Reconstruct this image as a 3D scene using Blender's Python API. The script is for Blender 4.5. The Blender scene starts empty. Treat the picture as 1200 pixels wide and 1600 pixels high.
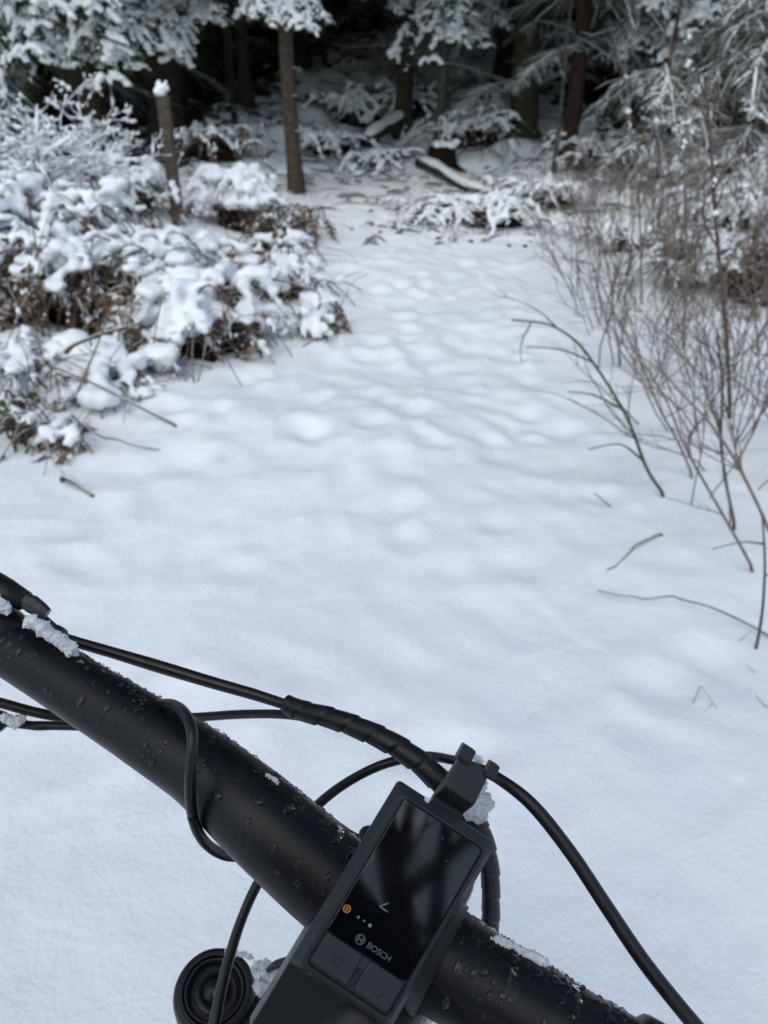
import bpy, bmesh, math, random
import numpy as np
from mathutils import Vector, Matrix
from math import radians, sin, cos, pi

random.seed(7)
rng = np.random.default_rng(7)
scene = bpy.context.scene
COL = scene.collection

# ------------------------------------------------------------------ camera, sky, sun, exposure
F_PX, PITCH, CAM_H = 1202.0, radians(32), 1.35
cam_data = bpy.data.cameras.new("camera")
cam_data.sensor_width = 36.0
cam_data.lens = 36.0 * F_PX / 1600.0
cam_data.clip_start, cam_data.clip_end = 0.01, 400
cam_data.dof.use_dof = True
cam_data.dof.focus_distance = 0.31
cam_data.dof.aperture_fstop = 16.5
cam = bpy.data.objects.new("camera", cam_data)
cam.location = (0, 0, CAM_H)
cam.rotation_euler = (pi / 2 - PITCH, 0, 0)
COL.objects.link(cam)
scene.camera = cam

SUN_EL, SUN_ROT = radians(55), radians(200)
world = bpy.data.worlds.new("World")
scene.world = world
world.use_nodes = True
wn = world.node_tree
wn.nodes.clear()
w_out = wn.nodes.new("ShaderNodeOutputWorld")
w_bg = wn.nodes.new("ShaderNodeBackground")
w_sky = wn.nodes.new("ShaderNodeTexSky")
w_sky.sky_type = 'NISHITA'
w_sky.sun_disc = False
w_sky.sun_elevation = SUN_EL
w_sky.sun_rotation = SUN_ROT
w_sky.air_density = 1.0
w_sky.dust_density = 2.0
w_sky.ozone_density = 0.3
w_bg.inputs["Strength"].default_value = 0.13
w_tint = wn.nodes.new("ShaderNodeMix")                      # the cloud-veiled sky is less violet than clear air
w_tint.data_type = 'RGBA'; w_tint.blend_type = 'MULTIPLY'
w_tint.inputs[0].default_value = 1.0
w_tint.inputs[7].default_value = (.99, 1.055, 1.01, 1)
wn.links.new(w_sky.outputs[0], w_tint.inputs[6])
wn.links.new(w_tint.outputs[2], w_bg.inputs[0])
wn.links.new(w_bg.outputs[0], w_out.inputs[0])

sun_data = bpy.data.lights.new("sun", 'SUN')
sun_data.energy = 0.5
sun_data.angle = radians(70)
sun_data.color = (1.0, 0.985, 0.94)
sun = bpy.data.objects.new("sun", sun_data)
sd = Vector((sin(SUN_ROT) * cos(SUN_EL), cos(SUN_ROT) * cos(SUN_EL), sin(SUN_EL)))
sun.rotation_euler = sd.to_track_quat('Z', 'Y').to_euler()
COL.objects.link(sun)

vs = scene.view_settings
vs.view_transform = 'Standard'
vs.look = 'None'
vs.gamma = 1.0
vs.use_curve_mapping = False
vs.exposure = 0.52
scene.cycles.max_bounces = 6
scene.cycles.diffuse_bounces = 3
scene.cycles.glossy_bounces = 3
scene.cycles.transmission_bounces = 4
scene.cycles.transparent_max_bounces = 4
scene.cycles.use_denoising = True

# ------------------------------------------------------------------ numeric helpers
C0 = np.array([0, 0, CAM_H])
RV = np.array([1, 0, 0.0])
UV_ = np.array([0, sin(PITCH), cos(PITCH)])
FV = np.array([0, cos(PITCH), -sin(PITCH)])


def P(u, v, d):
    return C0 + d * ((u - 600) / F_PX * RV + (800 - v) / F_PX * UV_ + FV)


def ray(u, v):
    return (u - 600) / F_PX * RV + (800 - v) / F_PX * UV_ + FV


def at_y(u, v, y):
    r = ray(u, v)
    return C0 + r * (y / r[1])


def _hash(ix, iy, iz):
    n = (ix.astype(np.int64) * 374761393 + iy.astype(np.int64) * 668265263 + iz.astype(np.int64) * 2147483647) & 0xFFFFFFFF
    n = ((n ^ (n >> 13)) * 1274126177) & 0xFFFFFFFF
    n = (n ^ (n >> 16)) & 0xFFFFFFFF
    return n.astype(np.float64) / 0xFFFFFFFF * 2 - 1


def noise(x, y, z=None):
    x = np.asarray(x, float); y = np.asarray(y, float)
    z = np.zeros_like(x) if z is None else np.asarray(z, float)
    ix, iy, iz = np.floor(x), np.floor(y), np.floor(z)
    fx, fy, fz = x - ix, y - iy, z - iz
    ux, uy, uz = [t * t * t * (t * (t * 6 - 15) + 10) for t in (fx, fy, fz)]
    r = 0
    for dx in (0, 1):
        for dy in (0, 1):
            for dz in (0, 1):
                w = (ux if dx else 1 - ux) * (uy if dy else 1 - uy) * (uz if dz else 1 - uz)
                r = r + w * _hash(ix + dx, iy + dy, iz + dz)
    return r


def fbm(x, y, z=None, o=3):
    r, a, f = 0, 1.0, 1.0
    for k in range(o):
        r = r + a * noise(x * f + 17.3 * k, y * f - 9.1 * k, None if z is None else z * f + 5.7 * k)
        a *= 0.5; f *= 2.03
    return r


def sstep(a, b, x):
    t = np.clip((np.asarray(x, float) - a) / (b - a), 0, 1)
    return t * t * (3 - 2 * t)


# soft hollows trodden into the path before the last snowfall
_d = np.random.default_rng(3)
DENTS = []
for k in range(560):
    y = 2.3 + 6.2 * _d.random() ** .8
    DENTS.append((_d.normal(0.05, .5) + 0.015 * y, y, _d.uniform(.04, .085), _d.uniform(.05, .11), _d.uniform(.003, .0115), _d.uniform(-.8, .8)))
for k in range(120):
    DENTS.append((_d.uniform(-1.0, .9), _d.uniform(1.0, 3.8), _d.uniform(.05, .15), _d.uniform(.05, .12), _d.uniform(.003, .012), _d.uniform(-.8, .8)))


def ground_z(x, y, dents=True):
    x = np.asarray(x, float); y = np.asarray(y, float)
    t = np.clip(y - 7.2, 0, None)
    z = 0.16 * (np.sqrt(t * t + 0.8) - math.sqrt(0.8))
    far = sstep(7.5, 10.5, y)
    z = z + far * (0.17 * fbm(x * .6, y * .6, o=3) + .075 * fbm(x * 2.1, y * 2.1, o=3))
    left = sstep(-0.95, -2.4, x + .18 * noise(y * .9, x * 0 + 3.1)) * sstep(2.0, 4.2, y) * (1 - .85 * sstep(5.9, 7.6, y))
    z = z + left * (0.30 + .12 * fbm(x * 1.3 + 4, y * 1.3, o=3))
    right = sstep(1.3, 3.2, x + .25 * noise(y * .8, x * 0 + 8.1)) * sstep(1.5, 5, y)
    z = z + right * (0.16 + .08 * fbm(x * 1.7, y * 1.7 + 9, o=3))
    z = z + .026 * fbm(x * 1.1 + 2.2, y * 1.1, o=2) + .012 * noise(x * 2.6, y * 2.6 + 3.3) + .006 * sstep(1.5, 3.5, y) * noise(x * 4.4 + 3, y * 4.9)
    amp = sstep(1.3, 3.4, y)
    z = z + (0.003 + .005 * amp) * noise(x * 7.3, y * 7.3) + (.001 + .004 * amp) * noise(x * 13, y * 13) + .0016 * noise(x * 23, y * 23) + .0008 * noise(x * 61, y * 61)
    # small drifts running across the way
    z = z + (.004 + .010 * amp) * (1 - np.abs(noise(x * 2.3 + 1.5 * y, y * 3.1 + 5))) ** 2
    if dents:
        for dx, dy, rx, ry, dep, an in DENTS:
            m = (np.abs(x - dx) < .6) & (np.abs(y - dy) < .6)
            if not np.any(m):
                continue
            xx = (x[m] if x.ndim else x) - dx; yy = (y[m] if y.ndim else y) - dy
            ca, sa = math.cos(an), math.sin(an)
            q = ((xx * ca + yy * sa) / rx) ** 2 + ((-xx * sa + yy * ca) / ry) ** 2
            g = -dep * np.exp(-q * 1.4) + dep * .35 * np.exp(-(np.sqrt(q) - 1.5) ** 2 * 4)
            if x.ndim:
                z[m] += g
            else:
                z = z + g
    return z


def axis_pts(segs):
    out = [segs[0][0]]
    for a, b_, s0, s1 in segs:
        x = a
        while x < b_ - 1e-6:
            t = (x - a) / (b_ - a)
            x = min(b_, x + s0 + (s1 - s0) * t)
            out.append(x)
    return np.array(out)


gx = axis_pts([(-60, -14, 8, 1), (-14, -3.6, .8, .06), (-3.6, -1.4, .045, .022), (-1.4, 1.6, .016, .016), (1.6, 3.6, .022, .045), (3.6, 14, .06, .8), (14, 60, 1, 8)])
gy = axis_pts([(-40, -2, 6, .4), (-2, .5, .3, .016), (.5, 3, .013, .018), (3, 9, .018, .04), (9, 20, .05, .2), (20, 70, .3, 5)])
GX, GY = np.meshgrid(gx, gy)
GZ = ground_z(GX.ravel(), GY.ravel()).reshape(GX.shape)


def snow_z(x, y):
    """Height of the snow surface, read off the ground mesh."""
    x = np.asarray(x, float); y = np.asarray(y, float)
    i = np.clip(np.searchsorted(gx, x) - 1, 0, len(gx) - 2); j = np.clip(np.searchsorted(gy, y) - 1, 0, len(gy) - 2)
    fx = np.clip((x - gx[i]) / (gx[i + 1] - gx[i]), 0, 1); fy = np.clip((y - gy[j]) / (gy[j + 1] - gy[j]), 0, 1)
    return (GZ[j, i] * (1 - fx) + GZ[j, i + 1] * fx) * (1 - fy) + (GZ[j + 1, i] * (1 - fx) + GZ[j + 1, i + 1] * fx) * fy


def gz(x, y):
    return float(snow_z(x, y))


def gp(u, v, lift=0.0):
    """Where the line of sight through a pixel of the photograph meets the snow."""
    r = ray(u, v)
    t = 0.8
    while t < 40:
        q = C0 + r * t
        if q[2] < gz(q[0], q[1]) + lift:
            break
        t += 0.02
    return C0 + r * t


# ------------------------------------------------------------------ mesh helpers
class MB:
    def __init__(self):
        self.V, self.Q, self.T, self.QM, self.TM, self.n = [], [], [], [], [], 0

    def add(self, V, Q=None, T=None, m=0):
        V = np.asarray(V, float).reshape(-1, 3)
        self.V.append(V)
        if Q is not None and len(Q):
            Q = np.asarray(Q, int) + self.n
            self.Q.append(Q); self.QM.append(np.full(len(Q), m))
        if T is not None and len(T):
            T = np.asarray(T, int) + self.n
            self.T.append(T); self.TM.append(np.full(len(T), m))
        self.n += len(V)

    def tube(self, pts, rad, sides=5, m=0, squash=1.0, up=None, cap=True):
        pts = np.asarray(pts, float)
        n = len(pts)
        rad = np.broadcast_to(np.asarray(rad, float), (n,))
        tan = np.gradient(pts, axis=0)
        tan /= np.linalg.norm(tan, axis=1)[:, None] + 1e-12
        ref = np.array([0, 0, 1.0]) if up is None else np.asarray(up, float)
        if abs(tan[:, 2]).mean() > .9 and up is None:
            ref = np.array([0.37, 1.0, 0.1])
        s = np.cross(tan, ref); s /= np.linalg.norm(s, axis=1)[:, None] + 1e-12
        b = np.cross(s, tan)
        a = np.arange(sides) / sides * 2 * pi
        ring = (pts[:, None, :] + rad[:, None, None] * (np.cos(a)[None, :, None] * s[:, None, :] + squash * np.sin(a)[None, :, None] * b[:, None, :]))
        i = np.arange(n - 1)[:, None] * sides; j = np.arange(sides)[None, :]
        q = np.stack([i + j, i + (j + 1) % sides, i + sides + (j + 1) % sides, i + sides + j], -1).reshape(-1, 4)
        V = ring.reshape(-1, 3)
        T = []
        if cap:
            V = np.vstack([V, pts[0], pts[-1]])
            k = n * sides
            jj = np.arange(sides)
            T = np.vstack([np.stack([np.full(sides, k), (jj + 1) % sides, jj], -1),
                           np.stack([np.full(sides, k + 1), (n - 1) * sides + jj, (n - 1) * sides + (jj + 1) % sides], -1)])
        self.add(V, q, T, m)

    def box(self, M, sx, sy, sz, m=0):
        c = np.array([[x, y, z] for x in (-1, 1) for y in (-1, 1) for z in (-1, 1)], float) * [sx / 2, sy / 2, sz / 2]
        M = np.array(M)
        c = c @ M[:3, :3].T + M[:3, 3]
        self.add(c, [[0, 1, 3, 2], [4, 6, 7, 5], [0, 4, 5, 1], [2, 3, 7, 6], [0, 2, 6, 4], [1, 5, 7, 3]], m=m)

    def build(self, name, mats, parent=None, smooth=True, link=True):
        me = mesh_from(name, np.vstack(self.V) if self.V else np.zeros((0, 3)),
                       np.vstack(self.Q) if self.Q else None, np.vstack(self.T) if self.T else None,
                       np.concatenate(self.QM) if self.QM else None, np.concatenate(self.TM) if self.TM else None, mats, smooth)
        return link_mesh(name, me, parent) if link else me


def mesh_from(name, V, Q, T, qm, tm, mats, smooth=True):
    me = bpy.data.meshes.new(name)
    nq = 0 if Q is None else len(Q); nt = 0 if T is None else len(T)
    me.vertices.add(len(V)); me.vertices.foreach_set("co", np.ascontiguousarray(V, np.float32).ravel())
    loops = np.concatenate([x for x in ((Q.ravel() if nq else None), (T.ravel() if nt else None)) if x is not None]).astype(np.int32)
    me.loops.add(len(loops)); me.loops.foreach_set("vertex_index", loops)
    ls = np.concatenate([np.arange(nq) * 4, nq * 4 + np.arange(nt) * 3]).astype(np.int32)
    me.polygons.add(nq + nt); me.polygons.foreach_set("loop_start", ls)
    mi = np.concatenate([x for x in (qm if nq else None, tm if nt else None) if x is not None]).astype(np.int32)
    me.polygons.foreach_set("material_index", mi)
    me.polygons.foreach_set("use_smooth", np.full(nq + nt, smooth))
    for m in (mats if isinstance(mats, (list, tuple)) else [mats]):
        me.materials.append(m)
    me.update(calc_edges=True)
    me.validate()
    return me


def link_mesh(name, me, parent=None):
    o = bpy.data.objects.new(name, me)
    COL.objects.link(o)
    if parent is not None:
        o.parent = parent
    return o


def tag(o, label=None, cat=None, group=None, kind=None):
    for k, v in (("label", label), ("category", cat), ("group", group), ("kind", kind)):
        if v:
            o[k] = v
    return o


def thing(name, label, cat, loc=(0, 0, 0), rz=0, group=None):
    o = bpy.data.objects.new(name, None)
    o.empty_display_size = .05
    COL.objects.link(o)
    o.location = loc; o.rotation_euler = (0, 0, rz)
    return tag(o, label, cat, group)


def remeshed(name, mb, voxel, mat, parent=None, smooth=2, noise_amp=0, noise_f=1):
    """Merge overlapping blobs into one clumpy skin and link it as one object."""
    o = mb.build(name, mat)
    md = o.modifiers.new("r", 'REMESH'); md.mode = 'VOXEL'; md.voxel_size = voxel; md.use_smooth_shade = True
    if smooth:
        ms = o.modifiers.new("s", 'SMOOTH'); ms.iterations = smooth; ms.factor = .5
    dg = bpy.context.evaluated_depsgraph_get()
    me = bpy.data.meshes.new_from_object(o.evaluated_get(dg))
    bpy.data.objects.remove(o)
    if noise_amp:
        n = len(me.vertices)
        co = np.empty(n * 3, np.float32); me.vertices.foreach_get("co", co); co = co.reshape(-1, 3).astype(float)
        no = np.empty(n * 3, np.float32); me.vertices.foreach_get("normal", no); no = no.reshape(-1, 3)
        k = fbm(co[:, 0] * noise_f, co[:, 1] * noise_f, co[:, 2] * noise_f, o=3)
        co += no * (k * noise_amp)[:, None]
        me.vertices.foreach_set("co", co.astype(np.float32).ravel()); me.update()
    me.materials.clear(); me.materials.append(mat)
    me.polygons.foreach_set("material_index", np.zeros(len(me.polygons), np.int32))
    me.polygons.foreach_set("use_smooth", np.ones(len(me.polygons), bool))
    me.name = name
    return link_mesh(name, me, parent)


def _ico(sub):
    bm = bmesh.new(); bmesh.ops.create_icosphere(bm, subdivisions=sub, radius=1)
    bm.verts.ensure_lookup_table()
    V = np.array([v.co[:] for v in bm.verts]); T = np.array([[v.index for v in f.verts] for f in bm.faces])
    bm.free()
    return V, T


ICO1, ICO2, ICO3 = _ico(1), _ico(2), _ico(3)


def blob(mb, c, r, ico=ICO1, m=0, sq=(1, 1, 1)):
    mb.add(ico[0] * (np.asarray(sq) * r) + np.asarray(c), T=ico[1], m=m)


# ------------------------------------------------------------------ materials
def new_mat(name):
    m = bpy.data.materials.new(name); m.use_nodes = True
    nt = m.node_tree
    return m, nt, nt.nodes["Principled BSDF"]


def N(nt, t, **kw):
    n = nt.nodes.new(t)
    for k, v in kw.items():
        if k in n.inputs:
            n.inputs[k].default_value = v
        else:
            setattr(n, k, v)
    return n


def coord(nt, obj=False):
    if obj:
        return N(nt, "ShaderNodeTexCoord").outputs["Object"]
    return N(nt, "ShaderNodeNewGeometry").outputs["Position"]


def noise_node(nt, vec, scale, detail=3, rough=.55):
    n = N(nt, "ShaderNodeTexNoise", Scale=scale, Detail=detail, Roughness=rough)
    nt.links.new(vec, n.inputs["Vector"])
    return n.outputs["Fac"]


def ramp(nt, fac, stops):
    r = N(nt, "ShaderNodeValToRGB")
    el = r.color_ramp.elements
    el[0].position, el[0].color = stops[0][0], (*stops[0][1], 1)
    el[1].position, el[1].color = stops[-1][0], (*stops[-1][1], 1)
    for p, c in stops[1:-1]:
        e = el.new(p); e.color = (*c, 1)
    nt.links.new(fac, r.inputs[0])
    return r.outputs[0]


def bump(nt, fac, bsdf, strength, dist, prev=None):
    b = N(nt, "ShaderNodeBump", Strength=strength, Distance=dist)
    nt.links.new(fac, b.inputs["Height"])
    if prev is not None:
        nt.links.new(prev, b.inputs["Normal"])
    nt.links.new(b.outputs[0], bsdf.inputs["Normal"])
    return b.outputs[0]


SNOW_COL = (.86, .88, .90)


def mat_snow(name="snow", grain=260, sss=0.0):
    m, nt, b = new_mat(name)
    v = coord(nt)
    c = ramp(nt, noise_node(nt, v, 9, 4), [(.3, (.83, .855, .885)), (.7, (.89, .90, .91))])
    nt.links.new(c, b.inputs["Base Color"])
    b.inputs["Roughness"].default_value = .75
    b.inputs["Specular IOR Level"].default_value = .25
    if sss:
        b.inputs["Subsurface Weight"].default_value = sss
        b.inputs["Subsurface Radius"].default_value = (.5, .6, .8)
        b.inputs["Subsurface Scale"].default_value = .02
    p = bump(nt, noise_node(nt, v, grain, 3, .7), b, .22, .0035)
    bump(nt, noise_node(nt, v, 46, 3, .6), b, .25, .012, p)
    return m


def mat_ground():
    m, nt, b = new_mat("snow_ground")
    v = coord(nt)
    c1 = ramp(nt, noise_node(nt, v, 5, 4), [(.3, (.83, .855, .885)), (.7, (.89, .90, .91))])
    litter = ramp(nt, noise_node(nt, v, 30, 5, .7), [(.3, (.012, .009, .007)), (.7, (.05, .034, .022))])
    sep = N(nt, "ShaderNodeSeparateXYZ"); nt.links.new(v, sep.inputs[0])
    # the snow thins out under the trees: bare needle litter shows in patches
    mr = N(nt, "ShaderNodeMapRange"); nt.links.new(sep.outputs[1], mr.inputs[0])
    mr.inputs[1].default_value, mr.inputs[2].default_value = 6.8, 22.0
    mr.inputs[3].default_value, mr.inputs[4].default_value = -.10, .36
    n1 = noise_node(nt, v, 4.2, 7, .68)
    ad = N(nt, "ShaderNodeMath", operation='ADD'); nt.links.new(n1, ad.inputs[0]); nt.links.new(mr.outputs[0], ad.inputs[1])
    ab = N(nt, "ShaderNodeMath", operation='ABSOLUTE'); sb = N(nt, "ShaderNodeMath", operation='SUBTRACT')
    nt.links.new(sep.outputs[0], sb.inputs[0]); sb.inputs[1].default_value = .35; nt.links.new(sb.outputs[0], ab.inputs[0])
    m2 = N(nt, "ShaderNodeMapRange"); nt.links.new(ab.outputs[0], m2.inputs[0])
    m2.inputs[1].default_value, m2.inputs[2].default_value, m2.inputs[3].default_value, m2.inputs[4].default_value = 1.3, 2.6, 0, .26
    m3 = N(nt, "ShaderNodeMapRange"); nt.links.new(sep.outputs[1], m3.inputs[0])
    m3.inputs[1].default_value, m3.inputs[2].default_value = 6.9, 8.6
    m4 = N(nt, "ShaderNodeMath", operation='MULTIPLY_ADD'); nt.links.new(m2.outputs[0], m4.inputs[0]); nt.links.new(m3.outputs[0], m4.inputs[1]); nt.links.new(ad.outputs[0], m4.inputs[2])
    ad = m4
    k = ramp(nt, ad.outputs[0], [(.63, (0, 0, 0)), (.70, (1, 1, 1))])
    mx = N(nt, "ShaderNodeMix", data_type='RGBA')
    nt.links.new(k, mx.inputs[0]); nt.links.new(c1, mx.inputs[6]); nt.links.new(litter, mx.inputs[7])
    nt.links.new(mx.outputs[2], b.inputs["Base Color"])
    b.inputs["Roughness"].default_value = .75
    b.inputs["Specular IOR Level"].default_value = .25
    pat = ramp(nt, noise_node(nt, v, 3.5, 3), [(.35, (.25, .25, .25)), (.65, (1, 1, 1))])
    gm = N(nt, "ShaderNodeMath", operation='MULTIPLY'); nt.links.new(noise_node(nt, v, 210, 3, .75), gm.inputs[0]); nt.links.new(pat, gm.inputs[1])
    p = bump(nt, gm.outputs[0], b, .28, .005)
    p = bump(nt, noise_node(nt, v, 85, 3, .65), b, .30, .010, p)
    bump(nt, noise_node(nt, v, 30, 3, .6), b, .22, .016, p)
    return m


def mat_dusted(name, lo, hi, lim=(.25, .6), scale=30, obj=False, snow=.8, rough=.85, var=.25):
    """Bark, twigs or needles with snow lying on whatever faces the sky."""
    m, nt, b = new_mat(name)
    v = coord(nt, obj)
    c = ramp(nt, noise_node(nt, v, scale, 4, .65), [(.32, lo), (.68, hi)])
    g = N(nt, "ShaderNodeNewGeometry")
    sep = N(nt, "ShaderNodeSeparateXYZ"); nt.links.new(g.outputs["Normal"], sep.inputs[0])
    nn = noise_node(nt, v, scale * .35, 3, .6)
    mm = N(nt, "ShaderNodeMath", operation='MULTIPLY_ADD'); nt.links.new(nn, mm.inputs[0])
    mm.inputs[1].default_value = var * 2; mm.inputs[2].default_value = -var
    ad = N(nt, "ShaderNodeMath", operation='ADD'); nt.links.new(sep.outputs[2], ad.inputs[0]); nt.links.new(mm.outputs[0], ad.inputs[1])
    k = ramp(nt, ad.outputs[0], [(lim[0], (0, 0, 0)), (lim[1], (1, 1, 1))])
    ms = N(nt, "ShaderNodeMath", operation='MULTIPLY'); nt.links.new(k, ms.inputs[0]); ms.inputs[1].default_value = snow
    mx = N(nt, "ShaderNodeMix", data_type='RGBA')
    nt.links.new(ms.outputs[0], mx.inputs[0]); nt.links.new(c, mx.inputs[6])
    mx.inputs[7].default_value = (.84, .86, .88, 1)
    nt.links.new(mx.outputs[2], b.inputs["Base Color"])
    b.inputs["Roughness"].default_value = rough
    b.inputs["Specular IOR Level"].default_value = .2
    bump(nt, noise_node(nt, v, scale * 1.7, 4, .7), b, .5, .006)
    return m


def mat_plain(name, lo, hi, scale=30, rough=.8, spec=.3, bump_s=.3, bump_d=.003, obj=False):
    m, nt, b = new_mat(name)
    v = coord(nt, obj)
    c = ramp(nt, noise_node(nt, v, scale, 4, .6), [(.3, lo), (.7, hi)])
    nt.links.new(c, b.inputs["Base Color"])
    b.inputs["Roughness"].default_value = rough
    b.inputs["Specular IOR Level"].default_value = spec
    if bump_s:
        bump(nt, noise_node(nt, v, scale * 2, 4, .65), b, bump_s, bump_d)
    return m


def mat_bike(name, col, rough, spec=.5, scale=700, bs=.08, rvar=.12, coat=0):
    m, nt, b = new_mat(name)
    v = coord(nt)
    b.inputs["Base Color"].default_value = (*col, 1)
    f = noise_node(nt, v, 55, 4, .6)
    mr = N(nt, "ShaderNodeMapRange"); nt.links.new(f, mr.inputs[0])
    mr.inputs[1].default_value, mr.inputs[2].default_value = .3, .7
    mr.inputs[3].default_value, mr.inputs[4].default_value = rough - rvar, rough + rvar
    nt.links.new(mr.outputs[0], b.inputs["Roughness"])
    b.inputs["Specular IOR Level"].default_value = spec
    b.inputs["Coat Weight"].default_value = coat
    bump(nt, noise_node(nt, v, scale, 2, .6), b, bs, .0003)
    return m


M = {}
M["ground"] = mat_ground()
M["snow"] = mat_snow("snow", 170)
M["snow_clump"] = mat_snow("wet_snow", 1400)
_n = M["snow_clump"].node_tree
for _r in [n for n in _n.nodes if n.type == "VALTORGB"]:
    _r.color_ramp.elements[0].color = (.50, .53, .56, 1); _r.color_ramp.elements[1].color = (.74, .76, .78, 1)
for _r in [n for n in _n.nodes if n.type == "TEX_NOISE" and n.inputs["Scale"].default_value < 20]:
    _r.inputs["Scale"].default_value = 300
M["needles"] = mat_dusted("needles", (.012, .02, .010), (.035, .05, .022), (.35, .8), 12, snow=.85)
M["needle_twig"] = mat_plain("needle_twig", (.018, .030, .012), (.058, .075, .032), 20, bump_s=0)
M["frosted_needles"] = mat_dusted("frosted_needles", (.016, .022, .012), (.045, .055, .028), (.1, .75), 12, snow=.6, var=.4)
M["dead_twig"] = mat_dusted("dead_twig", (.05, .045, .042), (.11, .1, .092), (.0, .6), 14, snow=.9, var=.35)
M["bark"] = mat_dusted("bark", (.022, .017, .014), (.075, .055, .042), (.5, .8), 22, snow=.8)
M["bark_red"] = mat_dusted("bark_red", (.024, .014, .011), (.062, .036, .028), (.5, .8), 22, snow=.8)
M["bark_grey"] = mat_dusted("bark_grey", (.05, .047, .042), (.14, .13, .115), (.5, .8), 20, snow=.8)
M["bark_moss"] = mat_dusted("bark_moss", (.022, .024, .013), (.06, .058, .035), (.5, .8), 18, snow=.8)
M["bark_brown"] = mat_dusted("bark_brown", (.03, .022, .017), (.105, .078, .06), (.45, .8), 26, snow=.75, var=.4)
M["post_wood"] = mat_plain("post_wood", (.055, .042, .033), (.13, .105, .085), 24, .85, .2, .6, .006, obj=True)
M["twig"] = mat_dusted("twig", (.125, .098, .083), (.26, .21, .18), (.78, 1.05), 40, snow=.7, var=.2)
M["twig_dark"] = mat_dusted("twig_dark", (.055, .041, .034), (.13, .098, .082), (.8, 1.1), 40, snow=.6, var=.2)
M["cane"] = mat_dusted("cane", (.06, .042, .03), (.15, .105, .075), (.6, .95), 40, snow=.8, var=.2)
M["fern"] = mat_dusted("dead_fern", (.085, .046, .028), (.25, .15, .095), (.35, .8), 22, snow=.75, var=.35)
M["litter"] = mat_plain("shade_brown", (.006, .0045, .004), (.03, .019, .013), 35, .95, .1, .8, .02)  # near-black brown painting the clumps' inner shade; stump and roots share it
M["leaf"] = mat_plain("green_leaf", (.018, .04, .014), (.05, .085, .03), 25, .5, .4, 0)
M["straw"] = mat_plain("straw", (.22, .18, .11), (.34, .28, .18), 40, .8, .2, 0)
M["bar"] = mat_bike("satin_black_bar", (.0045, .005, .0065), .36, .24, 900, .05, .05)
M["plastic"] = mat_bike("dark_plastic", (.016, .018, .022), .5, .35, 1500, .12)
M["plastic_button"] = mat_bike("button_plastic", (.026, .029, .035), .55, .35, 1800, .2)
M["black"] = mat_bike("black_plastic", (.005, .0055, .0065), .42, .35, 900, .1)
M["rubber"] = mat_bike("cable_rubber", (.005, .0055, .0065), .36, .4, 1600, .25)
M["anod"] = mat_bike("black_metal", (.014, .015, .018), .3, .6, 900, .05)
M["tyre"] = mat_bike("tyre_rubber", (.012, .012, .012), .75, .3, 300, .3)
M["print"] = mat_bike("grey_print", (.075, .088, .098), .5, .3, 500, 0)
M["icon_dark"] = mat_bike("dark_print", (.012, .013, .016), .5, .3, 500, 0)
M["screen"] = mat_bike("screen_glass", (.003, .003, .005), .05, .5, 200, .0, .02)


def mat_glow(name, col, s):
    m, nt, b = new_mat(name)
    b.inputs["Base Color"].default_value = (*[c * .12 for c in col], 1)
    b.inputs["Emission Color"].default_value = (*col, 1)
    b.inputs["Emission Strength"].default_value = s
    return m


M["glow_orange"] = mat_glow("icon_orange", (1, .33, .03), .15)
M["glow_white"] = mat_glow("icon_white", (.75, .85, 1), .06)
M["glow_dim"] = mat_glow("icon_dim", (.6, .8, .9), .018)
mw, nt, b = new_mat("water")
b.inputs["Base Color"].default_value = (1, 1, 1, 1)
b.inputs["Roughness"].default_value = .02
b.inputs["IOR"].default_value = 1.33
b.inputs["Transmission Weight"].default_value = 1.0
M["water"] = mw

# ------------------------------------------------------------------ ground
nx, ny = len(gx), len(gy)
ii = (np.arange(ny - 1)[:, None] * nx + np.arange(nx - 1)[None, :]).ravel()
mb = MB(); mb.add(np.stack([GX.ravel(), GY.ravel(), GZ.ravel()], 1), np.stack([ii, ii + 1, ii + nx + 1, ii + nx], 1))
tag(mb.build("snow_ground", M["ground"]), "fresh snow covering the path, its banks and the forest floor", None, None, "structure")

# ------------------------------------------------------------------ conifer pieces (meshes shared by the copies)
def bough_mesh(seed, L=1.3, load=1.0, dens=1.0):
    mat_n = M["needle_twig"] if load > 1 else M["frosted_needles"]
    return _bough(seed, L, load, dens, mat_n)


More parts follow.
